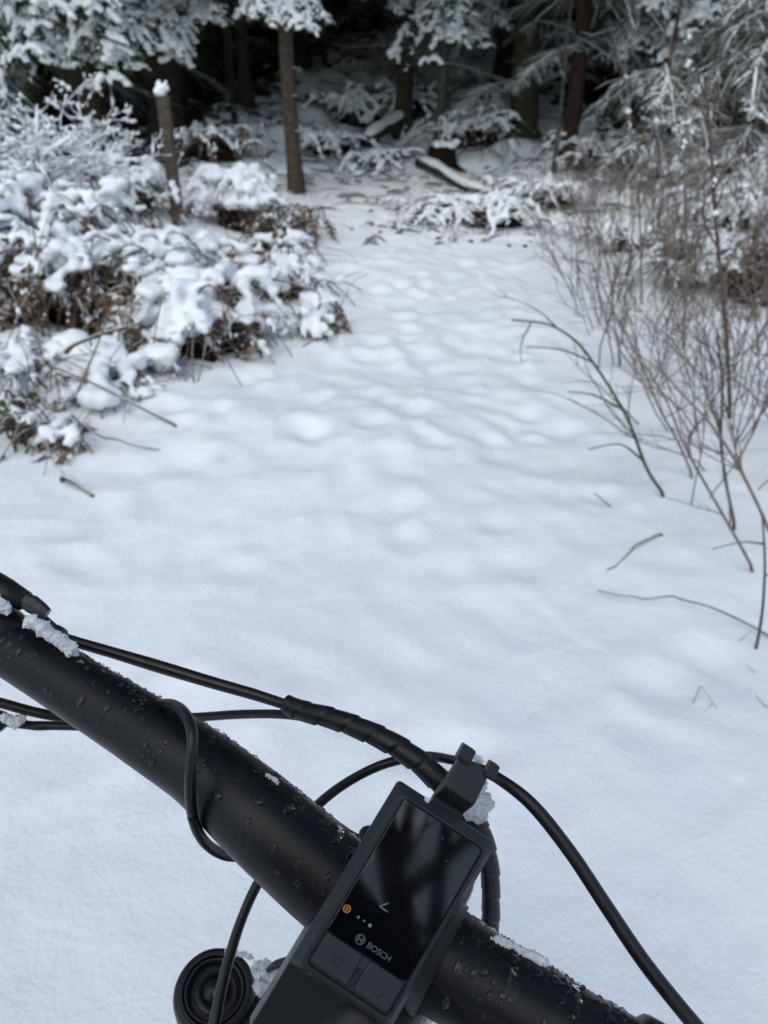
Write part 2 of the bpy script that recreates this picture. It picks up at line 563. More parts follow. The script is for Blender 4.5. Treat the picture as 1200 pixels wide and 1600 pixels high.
def _bough(seed, L, load, dens, mat_n):
    """One spruce bough along +X: green needles under, snow lumps on top. Returns (needles mesh, snow mesh)."""
    r = np.random.default_rng(seed)
    g, s = MB(), MB()
    n = 14
    t = np.linspace(0, 1, n)
    spine = np.stack([L * t * (1 - .12 * t * t), .05 * L * np.sin(t * 3 + seed), -.42 * L * t ** 2.1 + .06 * L * t], 1)
    g.tube(spine, .012 * (1 - .75 * t) + .002, 5)

    def lump(path, rad, zoff):
        m_ = len(path)
        if load > 1:                                           # heavy loads: separate clods that run together
            for q in np.arange(0, m_ - 1, .34):
                if noise(q * 1.7 + seed * 5 + path[0, 0] * 9, path[0, 1] * 9) < -.28:
                    continue
                c = path[int(q)] + (path[int(q) + 1] - path[int(q)]) * (q % 1)
                k = rad * r.uniform(.45, 1.45) * (1.1 - .5 * q / m_)
                blob(s, c + [r.normal(0, rad * .35), r.normal(0, rad * .35), zoff + k * .3], k, sq=(1.1, 1.1, .8))
            return
        k = rad * (0.45 + .8 * r.random(m_)) * np.sin(np.clip(np.linspace(.12, 1.0, m_), 0, 1) * pi * .93) ** .6
        s.tube(path + np.array([0, 0, 1.0]) * zoff + r.normal(0, rad * .18, (m_, 3)), np.maximum(k, .002), 6, squash=.8)

    lump(spine[1:], .038 * load, .025)
    for i in range(int(30 * dens)):
        tt = r.uniform(.08, .98)
        p0 = np.array([np.interp(tt, t, spine[:, k]) for k in range(3)])
        sd_ = 1 if i % 2 else -1
        ln = L * (.40 * (1 - tt) + .13) * r.uniform(.7, 1.2)
        an = sd_ * radians(r.uniform(15, 85))
        q = np.linspace(0, 1, 7)
        ln *= r.uniform(.55, 1.25)
        tw = p0 + np.stack([ln * q * np.cos(an + r.normal(0, .3) * q), ln * q * sin(an), ln * r.normal(.05, .16) * q - ln * (.2 + .75 * r.random()) * q ** 1.7], 1)
        g.tube(tw, .006 * (1 - .6 * q), 3)
        for j in range(26):                                   # needles and short side shoots
            h = r.uniform(.05, 1)
            b0 = np.array([np.interp(h, q, tw[:, k]) for k in range(3)])
            d = np.array([cos(an) * .6, sin(an) * .6, 0]) + r.normal(0, .55, 3); d[2] -= .25
            d /= np.linalg.norm(d)
            e = b0 + d * r.uniform(.025, .06)
            w = np.cross(d, r.normal(0, 1, 3)); w *= .0045 / (np.linalg.norm(w) + 1e-9)
            g.add([b0 - w, b0 + w, e], T=[[0, 1, 2]])
        if r.random() < (.85 if load > 1 else .26):
            a, b_ = sorted(r.uniform(0, 1, 2)); a = min(a, .35); b_ = max(b_, .8)
            h = np.linspace(a, b_, 8)
            path = np.stack([np.interp(h, q, tw[:, k]) for k in range(3)], 1)
            lump(path, r.uniform(.014, .030) * load, .012)
    nm = g.build("needles", mat_n, link=False)
    if load > 1:
        o_ = remeshed("snow_load", s, .0125, M["snow"], None, 1, .009, 20)
        me_ = o_.data; bpy.data.objects.remove(o_)
        return nm, me_
    return nm, s.build("snow_load", M["snow"], link=False)


BOUGHS = [bough_mesh(s, L, ld, de) for s, L, ld, de in ((1, 1.3, 1.25, 1.2), (2, 1.5, 1.2, 1.2), (3, 1.1, 1.35, 1.25), (4, 1.0, .5, 1.5), (5, 1.2, .45, 1.5), (6, .8, .5, 1.5))]


def dead_mesh(seed, L=1.5):
    """Bare lower branch of a spruce along +X with fine drooping side twigs."""
    r = np.random.default_rng(seed)
    g = MB()
    t = np.linspace(0, 1, 12)
    spine = np.stack([L * t, .07 * L * np.sin(t * 2.5 + seed), .05 * L * t - .28 * L * t ** 2 + r.normal(0, .006, 12)], 1)
    g.tube(spine, .011 * (1 - .8 * t) + .002, 5)
    for i in range(44):
        tt = r.uniform(.1, 1)
        p0 = np.array([np.interp(tt, t, spine[:, k]) for k in range(3)])
        an = (1 if i % 2 else -1) * radians(r.uniform(25, 65))
        ln = L * (.30 * (1 - tt) + .10) * r.uniform(.6, 1.3)
        q = np.linspace(0, 1, 6)
        tw = p0 + np.stack([ln * q * cos(an), ln * q * sin(an), -ln * r.uniform(.05, .55) * q ** 1.6], 1) + r.normal(0, .003, (6, 3))
        g.tube(tw, .0042 * (1 - .7 * q) + .001, 3)
        for j in range(3):
            h = r.uniform(.25, .9); b0 = np.array([np.interp(h, q, tw[:, k]) for k in range(3)])
            a2 = an + r.normal(0, .6); l2 = ln * r.uniform(.2, .45); q2 = np.linspace(0, 1, 3)
            g.tube(b0 + np.stack([l2 * q2 * cos(a2), l2 * q2 * sin(a2), -l2 * r.uniform(0, .6) * q2], 1), .0026 * (1 - .6 * q2), 3)
    return g


DEADS = [dead_mesh(s, L).build("dead_branch", M["dead_twig"], link=False) for s, L in ((11, 1.5), (12, 1.8), (13, 1.2), (14, 1.0))]


def crown_mesh(seed, z0=3.0, H=13.0, spread=2.0):
    """Upper crown: drooping, ragged boughs in whorls, snow lying on them."""
    r = np.random.default_rng(seed)
    g = MB()
    z = z0
    while z < H:
        ln0 = spread * (1 - (z - z0) / (H - z0 + .6)) ** .8 + .15
        nb = r.integers(5, 8)
        a0 = r.uniform(0, 6.3)
        for k in range(nb):
            a = a0 + k * 2 * pi / nb + r.normal(0, .15)
            ln = ln0 * r.uniform(.75, 1.15)
            n = 8
            t = np.linspace(0, 1, n)
            w = ln * .30 * np.sin(np.clip(t, 0.02, 1) * pi * .9 + .25) * (.6 + .8 * r.random(n))
            zz = z - ln * .45 * t ** 1.8
            c, s = cos(a), sin(a)
            mid = np.stack([c * ln * t, s * ln * t, zz], 1)
            side = np.array([-s, c, 0])
            l = mid + side * w[:, None] + np.array([0, 0, -1]) * (w * .55)[:, None] + r.normal(0, .03, (n, 3))
            rr = mid - side * w[:, None] + np.array([0, 0, -1]) * (w * .55)[:, None] + r.normal(0, .03, (n, 3))
            V = np.vstack([l, mid, rr]); i = np.arange(n - 1)
            g.add(V, np.vstack([np.stack([i, i + n, i + n + 1, i + 1], 1), np.stack([i + n, i + 2 * n, i + 2 * n + 1, i + n + 1], 1)]))
        z += r.uniform(.32, .5)
    return g.build("crown", M["needles"], link=False)


CROWNS = [crown_mesh(21), crown_mesh(22, 2.6, 12, 2.2), crown_mesh(23, 3.4, 15, 1.9)]


def trunk_mb(seed, r0, H=13.0, lean=(0, 0), sides=10, flare=1.35):
    r = np.random.default_rng(seed)
    z = np.array([-.35, -.05, .12, .3, .6, 1, 1.5, 2, 2.6, 3.4, 4.5, 6, 8, 10, H])
    z = z[z <= H]
    q = np.clip(z, 0, None)
    pts = np.stack([lean[0] * q + .022 * np.sin(q * 1.5 + seed), lean[1] * q + .02 * np.cos(q * 1.9 + seed), z], 1)
    rad = r0 * (1 - .9 * q / (H + .5)) * (1 + (flare - 1) * np.exp(-np.clip(z, -.2, None) / .16))
    g = MB(); g.tube(pts, rad * (1 + r.normal(0, .05, len(z))), sides)
    for k in range(9):                                         # snapped branch stubs
        h = r.uniform(.3, 2.6); a = r.uniform(0, 6.3); rr = np.interp(h, z, rad)
        c = np.array([np.interp(h, z, pts[:, 0]), np.interp(h, z, pts[:, 1]), h])
        d = np.array([cos(a), sin(a), r.uniform(-.3, .3)])
        g.tube([c + d * rr * .7, c + d * (rr + r.uniform(.03, .16))], [.012, .006], 5)
    return g


def place(name, me, parent, loc, az, tilt=0, s=1.0, roll=0):
    o = link_mesh(name, me, parent)
    o.location = loc
    o.rotation_euler = (roll, tilt, az)
    o.scale = (s, s, s)
    return o


def tree(label, x, y, r0, bark, boughs=(), deads=0, crown=0, seed=0, H=13.0, lean=(0, 0), group=None, dead_z=(.6, 3.2), snow_scale=1.0, name="spruce_tree", dead_az=None):
    r = np.random.default_rng(seed + 100)
    t = thing(name, label, "tree", (x, y, gz(x, y)), 0, group)
    trunk_mb(seed, r0, H, lean).build("trunk", M[bark], t)
    zb = t.location.z
    for (h, az, bi, sc, tilt) in boughs:
        h = max(h - zb, .2)                                    # heights are given above the path
        g, s = BOUGHS[bi]
        o = place("bough", g, t, (lean[0] * h, lean[1] * h, h), radians(az), radians(tilt), sc, r.normal(0, .15))
        link_mesh("snow_load", s, o)["kind"] = "stuff"
    for k in range(deads):
        h = r.uniform(*dead_z); az = r.uniform(0, 2 * pi) if dead_az is None else radians(r.uniform(*dead_az))
        place("dead_branch", DEADS[r.integers(0, 4)], t, (lean[0] * h, lean[1] * h, h), az, r.normal(0.05, .16), r.uniform(.7, 1.15), r.normal(0, .3))
    if crown is not None:
        place("crown", CROWNS[crown % 3], t, (lean[0] * 3, lean[1] * 3, 0), r.uniform(0, 6), 0, 1)
    return t


def fan(h0, h1, n, az0, az1, kinds, s0, s1, seed, tilt=8):
    r = np.random.default_rng(seed)
    return [(r.uniform(h0, h1), r.uniform(az0, az1), int(r.choice(kinds)), r.uniform(s0, s1), tilt + r.normal(0, 7)) for _ in range(n)]


# the trees at the edge of the wood
tree("tall spruce with heavy snow-loaded boughs hanging above the left bank", -3.05, 8.9, .17, "bark",
     fan(1.45, 2.35, 34, -165, 0, (0, 1, 2), .85, 1.15, 1, 6), 6, 0, 1)
tree("broad dark spruce trunk just behind the snow-capped post", -2.45, 9.7, .2, "bark",
     fan(1.6, 2.2, 14, -140, -30, (0, 1, 2), .8, 1.1, 2, 4), 8, 1, 2)
tree("slim brown trunk with one snow-capped bough, standing right of the post at the path edge", -.84, 7.9, .072, "bark_brown",
     [(1.58, -75, 2, .5, 4), (1.62, -20, 2, .45, 6), (1.66, -120, 2, .5, 4), (1.6, -50, 0, .42, 8), (1.64, -150, 2, .5, 2), (1.6, -95, 2, .45, 8)], 7, 2, 3, dead_z=(1.75, 3), dead_az=(70, 200))
tree("thin dark trunk left of the slim brown trunk, deep in the shade", -1.72, 11.0, .085, "bark", (), 10, 0, 4)
tree("thin dark trunk with mossy bark in the middle of the wood edge", .26, 10.6, .105, "bark_moss",
     fan(1.7, 2.1, 5, -150, -30, (0, 2), .6, .8, 5), 9, 1, 5)
tree("narrow pale trunk beside the dark stump, snow bough hanging over it", .66, 10.0, .062, "bark_grey",
     [(1.72, -100, 1, .8, 14), (1.7, -140, 0, .75, 18), (1.66, -60, 2, .85, 10), (1.78, -80, 0, .85, 8), (1.74, -20, 2, .8, 6)], 8, 2, 6)
tree("reddish brown spruce trunk between the fern hump and the thicket", 1.93, 8.9, .085, "bark_red",
     fan(1.35, 2.0, 4, -80, 10, (3, 4, 5), .8, 1.0, 7, 4), 22, 0, 7, dead_z=(.8, 2.3))
tree("thin crooked dead stem just left of the reddish trunk", 1.72, 8.55, .026, "bark_grey", (), 4, None, 8, H=2.6, lean=(.02, .01), name="dead_sapling")
tree("thick brown trunk with a leaning limb at the far right", 4.05, 8.9, .15, "bark_brown",
     fan(1.4, 2.4, 8, -170, -60, (3, 4), .8, 1.1, 9, 4), 14, 1, 9, dead_z=(.6, 2.2))
tree("spruce with a bright snowy bough reaching in above the right thicket", 2.75, 9.0, .1, "bark",
     fan(1.5, 1.95, 9, -150, -70, (0, 1, 2), .75, 1.0, 10, 6), 16, 2, 10, dead_z=(.6, 2.2))
tree("young spruce with drooping frosted sprays beside the thick brown trunk", 3.35, 7.8, .04, "bark",
     fan(.35, 1.7, 26, -200, 20, (3, 4, 5), .6, 1.0, 11, 6), 0, None, 11, H=3.2)
tree("low young spruce half buried in snow behind the tall dark stem", 2.55, 8.0, .03, "bark",
     fan(.25, 1.15, 18, -200, 20, (3, 4, 5), .5, .85, 12, 8), 0, None, 12, H=2.2)
tree("young spruce with snowy tips at the right edge of the wood", 4.6, 8.0, .04, "bark",
     fan(.4, 1.9, 24, -220, 0, (3, 4, 5), .7, 1.1, 13, 6), 0, None, 13, H=3.4)
tree("small dark spruce under the snowy boughs behind the left bank", -3.9, 8.4, .05, "bark",
     fan(.4, 1.6, 14, -180, 10, (3, 4, 5), .6, .9, 14, 10), 0, None, 14, H=3.2)

# the wood behind: trunks, bare lower branches, crowns closing overhead
proto = []
for k in range(4):
    r = np.random.default_rng(60 + k)
    tm = trunk_mb(60 + k, .095 + .02 * k, 14).build("trunk", M[["bark", "bark_red", "bark", "bark_moss"][k]], link=False)
    g = MB()
    for q in range(16):
        dm = dead_mesh(200 + 20 * k + q, r.uniform(1.0, 1.9))
        h, az = r.uniform(.5, 3.6), r.uniform(0, 6.3)
        V = np.vstack(dm.V); c, s = cos(az), sin(az)
        V = np.stack([V[:, 0] * c - V[:, 1] * s, V[:, 0] * s + V[:, 1] * c, V[:, 2] + h], 1)
        g.add(V, np.vstack(dm.Q), np.vstack(dm.T))
    proto.append((tm, g.build("dead_branches", M["dead_twig"], link=False)))
r = np.random.default_rng(77)
spots = []
tries = 0
while len(spots) < 135 and tries < 9000:
    tries += 1
    y = 9.6 + 24 * r.random() ** 1.25
    x = r.uniform(-.62 * y - 2.5, .62 * y + 2.5)
    if abs(x - .1) < 1.0 and y < 13.0:
        continue
    if any((x - a) ** 2 + (y - b_) ** 2 < (1.15 if y < 20 else 1.5) ** 2 for a, b_ in spots):
        continue
    if any((x - a) ** 2 + (y - b_) ** 2 < .8 for a, b_ in ((-3.05, 8.9), (-2.45, 9.7), (-1.72, 11), (.26, 10.6), (.66, 10), (1.93, 8.9), (4.05, 8.9), (2.75, 9))):
        continue
    spots.append((x, y))
for x, y in spots:
    k = int(r.integers(0, 4))
    near = y < 14
    bk = ["dark-barked", "reddish-barked", "thick dark-barked", "mossy-barked"][k]
    side = "left of the path opening" if x < -.9 else ("right of the path opening" if x > 1.1 else "straight behind the path opening")
    lab = "%s spruce at the front of the wood, %s" % (bk, side) if near else "%s spruce deep in the dark wood, %s" % (bk, side)
    t = thing("spruce_tree", lab, "tree", (x, y, gz(x, y)), r.uniform(0, 6.3), lab.replace("spruce", "spruces", 1))
    link_mesh("trunk", proto[k][0], t)
    o = link_mesh("dead_branches", proto[k][1], t); o["kind"] = "stuff"
    if r.random() < .62:                                       # crowns left off the rest to let light in between
        place("crown", CROWNS[k % 3], t, (0, 0, 0), 0)

for k in range(34):
    y = r.uniform(9.8, 16.5); x = r.uniform(-.45 * y, .5 * y)
    if abs(x - .05) < .6 and y < 12:
        continue
    side = "left of the path opening" if x < -.9 else ("right of the path opening" if x > 1.1 else "straight behind the path opening")
    lab = "thin bare pole-like young spruce, %s" % side
    t = thing("spruce_pole", lab, "tree", (x, y, gz(x, y)), 0, lab.replace("spruce", "spruces"))
    trunk_mb(900 + k, r.uniform(.025, .05), 10, (r.normal(0, .02), r.normal(0, .02)), 7).build("trunk", M[["bark", "bark_grey", "bark", "bark_red"][k % 4]], t)
    for q in range(5):
        place("dead_branch", DEADS[r.integers(0, 4)], t, (0, 0, r.uniform(.5, 2.6)), r.uniform(0, 6.3), r.normal(.05, .2), r.uniform(.4, .8), r.normal(0, .3))

# ------------------------------------------------------------------ forest floor: logs, stump, ferns, twigs
def log(label, a, b_, r0, name="fallen_log"):
    a, b_ = np.asarray(a, float), np.asarray(b_, float)
    t = thing(name, label, "log", tuple(a))
    n = 9; q = np.linspace(0, 1, n)
    pts = (b_ - a) * q[:, None] + np.stack([0 * q, 0 * q, .02 * np.sin(q * 7)], 1)
    g = MB(); g.tube(pts, r0 * (1 - .25 * q), 9); g.build("trunk", M["bark"], t)
    s = MB(); k = pts[:-1] + [0, 0, r0 * .75]
    s.tube(np.vstack([k, pts[-1] * .97 + [0, 0, r0 * .6]]), r0 * np.array([.5] + [.95] * (n - 2) + [.4]) * (.85 + .3 * np.random.default_rng(4).random(n)), 8, squash=.6)
    s.build("snow_cover", M["snow"], t)
    return t


p = gp(655, 262); q = gp(760, 305)
log("snow-covered fallen log lying slantwise below the dark stump", p + [0, 0, .05], q + [0, 0, .0], .058)
p = gp(572, 232); q = gp(640, 205)
log("snowy log propped against the mossy trunk", p + [0, 0, .06], q + [0, .3, .2], .085)
p = gp(1000, 300); q = gp(1110, 262)
log("thin snowy log behind the right thicket", p + [0, 0, .12], q + [0, .3, .25], .05)

p = gp(690, 262)
st = thing("tree_stump", "dark rotten stump with a snow cap left of the reddish trunk", "stump", (p[0], p[1], gz(p[0], p[1])))
g = MB(); rr = np.random.default_rng(5)
a = np.linspace(0, 2 * pi, 15)[:-1]
rings = []
for z, rad in ((-.1, .15), (.05, .125), (.13, .105), (.2, .10)):
    rings.append(np.stack([rad * np.cos(a) * (1 + .15 * np.sin(3 * a)) * 1.3, rad * np.sin(a), z + (.05 * rr.random(14) if z > .2 else 0 * a)], 1))
V = np.vstack(rings + [[[0, 0, .15]]]); Q = []
for i in range(3):
    for j in range(14):
        Q.append([i * 14 + j, i * 14 + (j + 1) % 14, (i + 1) * 14 + (j + 1) % 14, (i + 1) * 14 + j])
g.add(V, Q, [[42 + j, 42 + (j + 1) % 14, 56] for j in range(14)]); g.build("stump_wood", M["litter"], st, smooth=False)
g = MB()
for k in range(16):
    blob(g, (rr.normal(0.03, .08), rr.normal(0, .05), .215 + rr.normal(0, .01)), rr.uniform(.035, .06), sq=(1, 1, .7))
remeshed("snow_cap", g, .014, M["snow"], st, 3)
for k in range(3):
    g = MB(); ang = -1.6 + k * 1.2; q = np.linspace(0, 1, 6)
    g.tube(np.stack([.1 * cos(ang) + .2 * q * cos(ang), .08 * sin(ang) + .2 * q * sin(ang), .08 - .15 * q ** .7], 1), .035 * (1 - .6 * q), 6)
    g.build("root", M["litter"], st)


def arch_path(r, R, H, n=15, az=None, a0=.25):
    az = r.uniform(0, 2 * pi) if az is None else az
    s = np.array([r.normal(0, a0 * R), r.normal(0, a0 * R)])
    reach = R * r.uniform(.55, 1.1); h = H * r.uniform(.5, 1.05)
    q = np.linspace(0, 1, n)
    bend = r.normal(0, .35)
    zz = h * np.sin(np.clip(q * r.uniform(.86, 1.0), 0, 1) ** .75 * pi)
    return np.stack([s[0] + reach * q * np.cos(az + bend * q), s[1] + reach * q * np.sin(az + bend * q), zz], 1)


def frond(mb, p0, r, L=.28, az=None):
    """Dead pinnate frond hanging from p0."""
    az = r.uniform(0, 2 * pi) if az is None else az
    n = 9; q = np.linspace(0, 1, n)
    out = .45 * L
    sp = p0 + np.stack([out * q * cos(az), out * q * sin(az), -L * q ** 1.3], 1)
    mb.tube(sp, .0022, 3, cap=False)
    side = np.array([-sin(az), cos(az), 0])
    V, Q = [], []
    for i in range(1, n):
        for sg in (-1, 1):
            for h in (0, .5):
                c = sp[i] * (1 - h) + sp[i - 1] * h
                w = L * .26 * (1 - abs(q[i] - .35)) * r.uniform(.6, 1.1)
                d = side * sg * w + np.array([0, 0, -w * r.uniform(.3, .9)]) + r.normal(0, .012, 3)
                e = np.array([0, 0, L * .024]) + r.normal(0, .006, 3)
                k = len(V)
                V += [c - e, c + e, c + d * .7 + e * .9, c + d]
                Q.append([k, k + 1, k + 2, k + 3])
    mb.add(V, Q)


def stem_path(r, p0, d, L, n=12, wob=.05, droop=0.0):
    pts = [np.asarray(p0, float)]
    d = np.asarray(d, float) / np.linalg.norm(d)
    st_ = L / (n - 1)
    for i in range(n - 1):
        d = d + r.normal(0, wob * 2.2, 3) + np.array([0, 0, -droop])
        d /= np.linalg.norm(d)
        pts.append(pts[-1] + d * st_)
    return np.array(pts)


HOLLOWS = [(165, 462, 58, 40), (312, 556, 36, 40), (368, 352, 52, 28), (66, 462, 16, 28), (95, 512, 45, 22), (205, 540, 26, 24), (355, 470, 24, 26), (300, 262, 20, 12), (10, 440, 24, 40), (300, 345, 16, 22), (395, 520, 16, 14), (1195, 400, 40, 50), (1140, 455, 40, 26), (1060, 395, 30, 16)]


def in_hollow(w):
    d = (w - C0) @ FV; u = 600 + F_PX * ((w - C0) @ RV) / d; v = 800 - F_PX * ((w - C0) @ UV_) / d
    return any(((u - a) / b) ** 2 + ((v - c) / e) ** 2 < 1 for a, c, b, e in HOLLOWS)


def clump(label, u, v, R, H, seed, arches=30, fronds=18, pillow=6, load=1.0, core=.5, name="bracken_clump", cat="fern clump", green=0, thin=False, dz=0, group=None, az=None, full=False, bare=False):
    r = np.random.default_rng(seed)
    p = gp(u, v)
    t = thing(name, label, cat, (p[0], p[1], gz(p[0], p[1]) + dz), 0, group)
    gxy = lambda X: snow_z(X[:, 0] + p[0], X[:, 1] + p[1]) - gz(p[0], p[1]) - dz
    canes, fr, sn = MB(), MB(), MB()
    tops, ends = [], []
    for i in range(int(arches * 1.55)):
        a = arch_path(r, R, H, az=None if az is None else r.uniform(*az))
        base = gxy(a)
        a[:, 2] = a[:, 2] + base * np.linspace(0, 1, len(a)) - .02
        canes.tube(a, np.linspace(.006, .003, len(a)), 4)
        q0 = r.uniform(.05, .35); q1 = r.uniform(.9, 1.0) if full else r.uniform(.66, 1.0)
        rs = r.uniform(.011, .034) * load * (.55 if thin else 1)
        gap = r.uniform(.05, .3)
        drape = full or r.random() < .38
        if drape:
            q1 = r.uniform(.88, 1.0); rs = r.uniform(.018, .034) * load * (.55 if thin else 1)
        qq = np.linspace(0, 1, len(a)); k = 0
        for h in np.arange(q0, q1, .032):
            k += 1
            if not drape and noise(h * 7 + i * 3.7, seed * 1.0) < -.5 + gap:
                continue
            c = np.array([np.interp(h, qq, a[:, m_]) for m_ in range(3)])
            if not full and in_hollow(c + [p[0], p[1], t.location.z]):
                ends.append(c); continue
            rad = rs * (r.uniform(.85, 1.12) * (1.2 - .75 * h) if drape else r.uniform(.5, 1.25) * (1.15 - .9 * abs(h - .48)))
            blob(sn, c + [r.normal(0, .010), r.normal(0, .010), rad * .7], rad, sq=(1.15, 1.15, .8))
            if r.random() < .2:
                tops.append(c)
        e_ = a[int(len(a) * .72):]
        for c in e_[::2]:
            ends.append(c)
    for i in range(pillow):
        c = tops[r.integers(len(tops))]
        if in_hollow(c + [p[0], p[1], t.location.z]):
            continue
        blob(sn, c + [0, 0, .02], r.uniform(.04, .078) * load, ICO2, sq=(1.2, 1.1, .62))
    for i in range(int(fronds * .8)):
        c = tops[r.integers(len(tops))] if r.random() < .35 else ends[r.integers(len(ends))]
        frond(fr, c + r.normal(0, .02, 3) + [0, 0, .01], r, r.uniform(.10, .26))
    for i in range(int(arches * (.25 if bare else 1.15))):                         # bare straggling twigs, finely frosted
        a_ = r.uniform(0, 6.3); b0 = np.array([R * r.normal(0, .45), R * r.normal(0, .45), H * r.uniform(.05, .6)])
        d = np.array([cos(a_), sin(a_), r.uniform(-.2, 1.1)])
        w = stem_path(r, b0, d, r.uniform(.10, .36), 8, .08, .05)
        w[:, 2] += gxy(w[:1])[0]
        canes.tube(w, np.linspace(.0035, .0015, 8), 4)
        if r.random() < .45:
            for q in range(7):
                blob(sn, w[q] + [0, 0, .006], r.uniform(.004, .0125), sq=(1.2, 1.2, .8))
    canes.build("canes", M["cane"], t)["kind"] = "stuff"
    o = remeshed("snow_load", sn, .012 if thin else .015, M["snow"], t, 1, .011, 22); o["kind"] = "stuff"
    if fronds:
        fr.build("dead_fronds", M["fern"], t, smooth=False)["kind"] = "stuff"
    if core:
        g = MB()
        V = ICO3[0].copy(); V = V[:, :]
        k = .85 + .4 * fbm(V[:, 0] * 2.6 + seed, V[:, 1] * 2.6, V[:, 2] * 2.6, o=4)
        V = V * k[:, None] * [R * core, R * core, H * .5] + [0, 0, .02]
        g.add(V, T=ICO3[1]); g.build("shade_brown", M["litter"], t)["kind"] = "stuff"  # dark mound added inside so the gaps look black with shade
    if green:
        leaves(t, green, R, H, r)
    return t


def leaf_mesh(seed=0):
    g = MB(); n = 7
    q = np.linspace(0, 1, n); w = .5 * np.sin(q * pi) ** .8 * (1 - .35 * q)
    mid = np.stack([q, 0 * q, -.15 * q ** 2 - .02], 1)
    l = mid + np.stack([0 * q, w, w * .25], 1); rr = mid + np.stack([0 * q, -w, w * .25], 1)
    i = np.arange(n - 1)
    g.add(np.vstack([l, mid, rr]), np.vstack([np.stack([i + n, i + n + 1, i + 1, i], 1), np.stack([i + 2 * n, i + 2 * n + 1, i + n + 1, i + n], 1)]))
    return g


LEAF = leaf_mesh().build("leaf", M["leaf"], link=False)
LEAF_BROWN = leaf_mesh().build("leaf", M["fern"], link=False)


def leaves(parent, n, R, H, r, me=None, zlo=.1, size=(.035, .065)):
    for i in range(n):
        a = r.uniform(0, 6.3)
        o = place("leaf", me or LEAF, parent, (R * r.normal(0, .4), R * r.normal(0, .4), H * r.uniform(zlo, .9)), a, r.uniform(.1, 1.0), r.uniform(*size), r.normal(0, .4))


clump("snow-buried bracken hump with a brown hollow, right of the post", 385, 356, .36, .42, 31, 44, 30, 12, 1.3, .6)
clump("snow-laden bracken heaped around the foot of the post", 200, 318, .40, .30, 32, 36, 36, 6, 1.05, .5)
clump("large snowy bramble mound with rust-brown ferns hanging in its hollow", 165, 500, .6, .42, 33, 46, 110, 8, 1.0, .6)
clump("foremost snowy bramble mound with a black hole under its edge", 325, 545, .46, .36, 34, 60, 40, 14, 1.2, .5)
clump("snowy bracken at the left edge with brown fronds showing", 35, 490, .55, .42, 35, 40, 90, 7, .9, .5)
clump("smooth snow pillow over brambles in the middle of the bank", 285, 450, .45, .3, 36, 36, 24, 18, 1.2, .55)
clump("tangle of snow-coated bracken behind the rust-brown hollow", 90, 400, .55, .42, 37, 42, 60, 6, .9, .45)
clump("snowy bracken at the back of the bank by the left edge", 20, 330, .6, .42, 38, 40, 50, 6, .9, .4)
clump("low snowy clump with green bramble leaves at the path edge", 455, 462, .34, .22, 39, 26, 20, 3, .75, .35, green=12)
clump("ragged snow-dusted weeds at the foot of the slim brown trunk", 455, 372, .34, .26, 40, 34, 30, 0, .6, .3, thin=True)
clump("narrow hanging tuft of snowy brown fern nearest the path", 495, 520, .17, .2, 41, 14, 16, 1, .75, .0)
clump("snow-capped brown fern tuft by the left edge, before the broken twigs", 95, 700, .15, .14, 42, 9, 16, 2, .55, .0)
clump("snowy ivy clump with dark green leaves at the left edge", 30, 690, .17, .18, 43, 10, 2, 1, .5, .0, green=44, name="ivy_clump", cat="ivy", thin=True)
clump("small snow-dusted fern remnant on the bank, behind the long broken twig", 150, 612, .26, .09, 57, 12, 6, 1, .7, .0, thin=True)
clump("low snow-covered canes at the left edge, between the ivy and the bracken", 60, 580, .46, .12, 58, 20, 10, 5, .85, .0, thin=True)
clump("low snowy humps with bent canes in front of the rust-brown hollow", 205, 575, .36, .14, 59, 24, 10, 8, 1.05, .0)
clump("low snow-draped brush linking the bank's middle to the slim brown trunk", 420, 415, .36, .2, 60, 30, 14, 5, .9, .3, thin=True)
clump("flat snowy debris patch on the rising floor right of the slim brown trunk", 590, 255, .5, .12, 61, 26, 0, 4, .9, .35, name="brushwood_heap", cat="brushwood")
clump("snow-topped brush at the foot of the mossy trunk", 640, 175, .6, .25, 62, 26, 0, 5, 1.1, .5, name="brushwood_heap", cat="brushwood")
clump("snowy brush beneath the frosted sprays right of the reddish trunk", 930, 265, .6, .3, 63, 30, 0, 4, .9, .5, name="brushwood_heap", cat="brushwood")
clump("arching snow-covered ferns at the foot of the wood, left of the thicket", 775, 345, .6, .2, 44, 36, 0, 3, .8, .5, cat="fern clump", full=True)
clump("second hump of arching snowy ferns close to the reddish trunk", 850, 325, .5, .24, 45, 32, 0, 2, .85, .5, full=True)
clump("flat spread of snow-covered ferns below the slanting log", 690, 338, .5, .13, 46, 30, 0, 3, .75, .45, full=True)
clump("snowy brush with brown leaves behind the right thicket", 1090, 430, .55, .24, 47, 34, 14, 3, .75, .4, bare=True)
clump("snow-covered bramble at the right edge, brown leaves inside", 1190, 460, .45, .30, 48, 34, 36, 3, .75, .5, bare=True)
clump("low snowy brush behind the thicket, nearest the path", 985, 385, .45, .16, 49, 30, 12, 3, .7, .4, bare=True)
clump("snowy bracken hump at the far right below the young spruces", 1150, 350, .55, .24, 50, 34, 16, 4, .8, .4, bare=True)
clump("snow mound over rocks high on the slope, left of the mossy trunk", 560, 190, .6, .36, 51, 24, 0, 8, 1.3, .55, name="snow_mound", cat="mound")
clump("snow-covered brush on the slope behind the stump", 740, 225, .7, .32, 52, 28, 0, 6, 1.0, .5, name="snow_mound", cat="mound")
clump("snowy debris on the slope behind the slim brown trunk", 510, 235, .5, .2, 53, 24, 0, 4, .95, .5, name="snow_mound", cat="mound")
clump("snow-dusted brushwood in the shade behind the post", 330, 240, .6, .3, 54, 30, 8, 2, .8, .55, name="brushwood_heap", cat="brushwood")

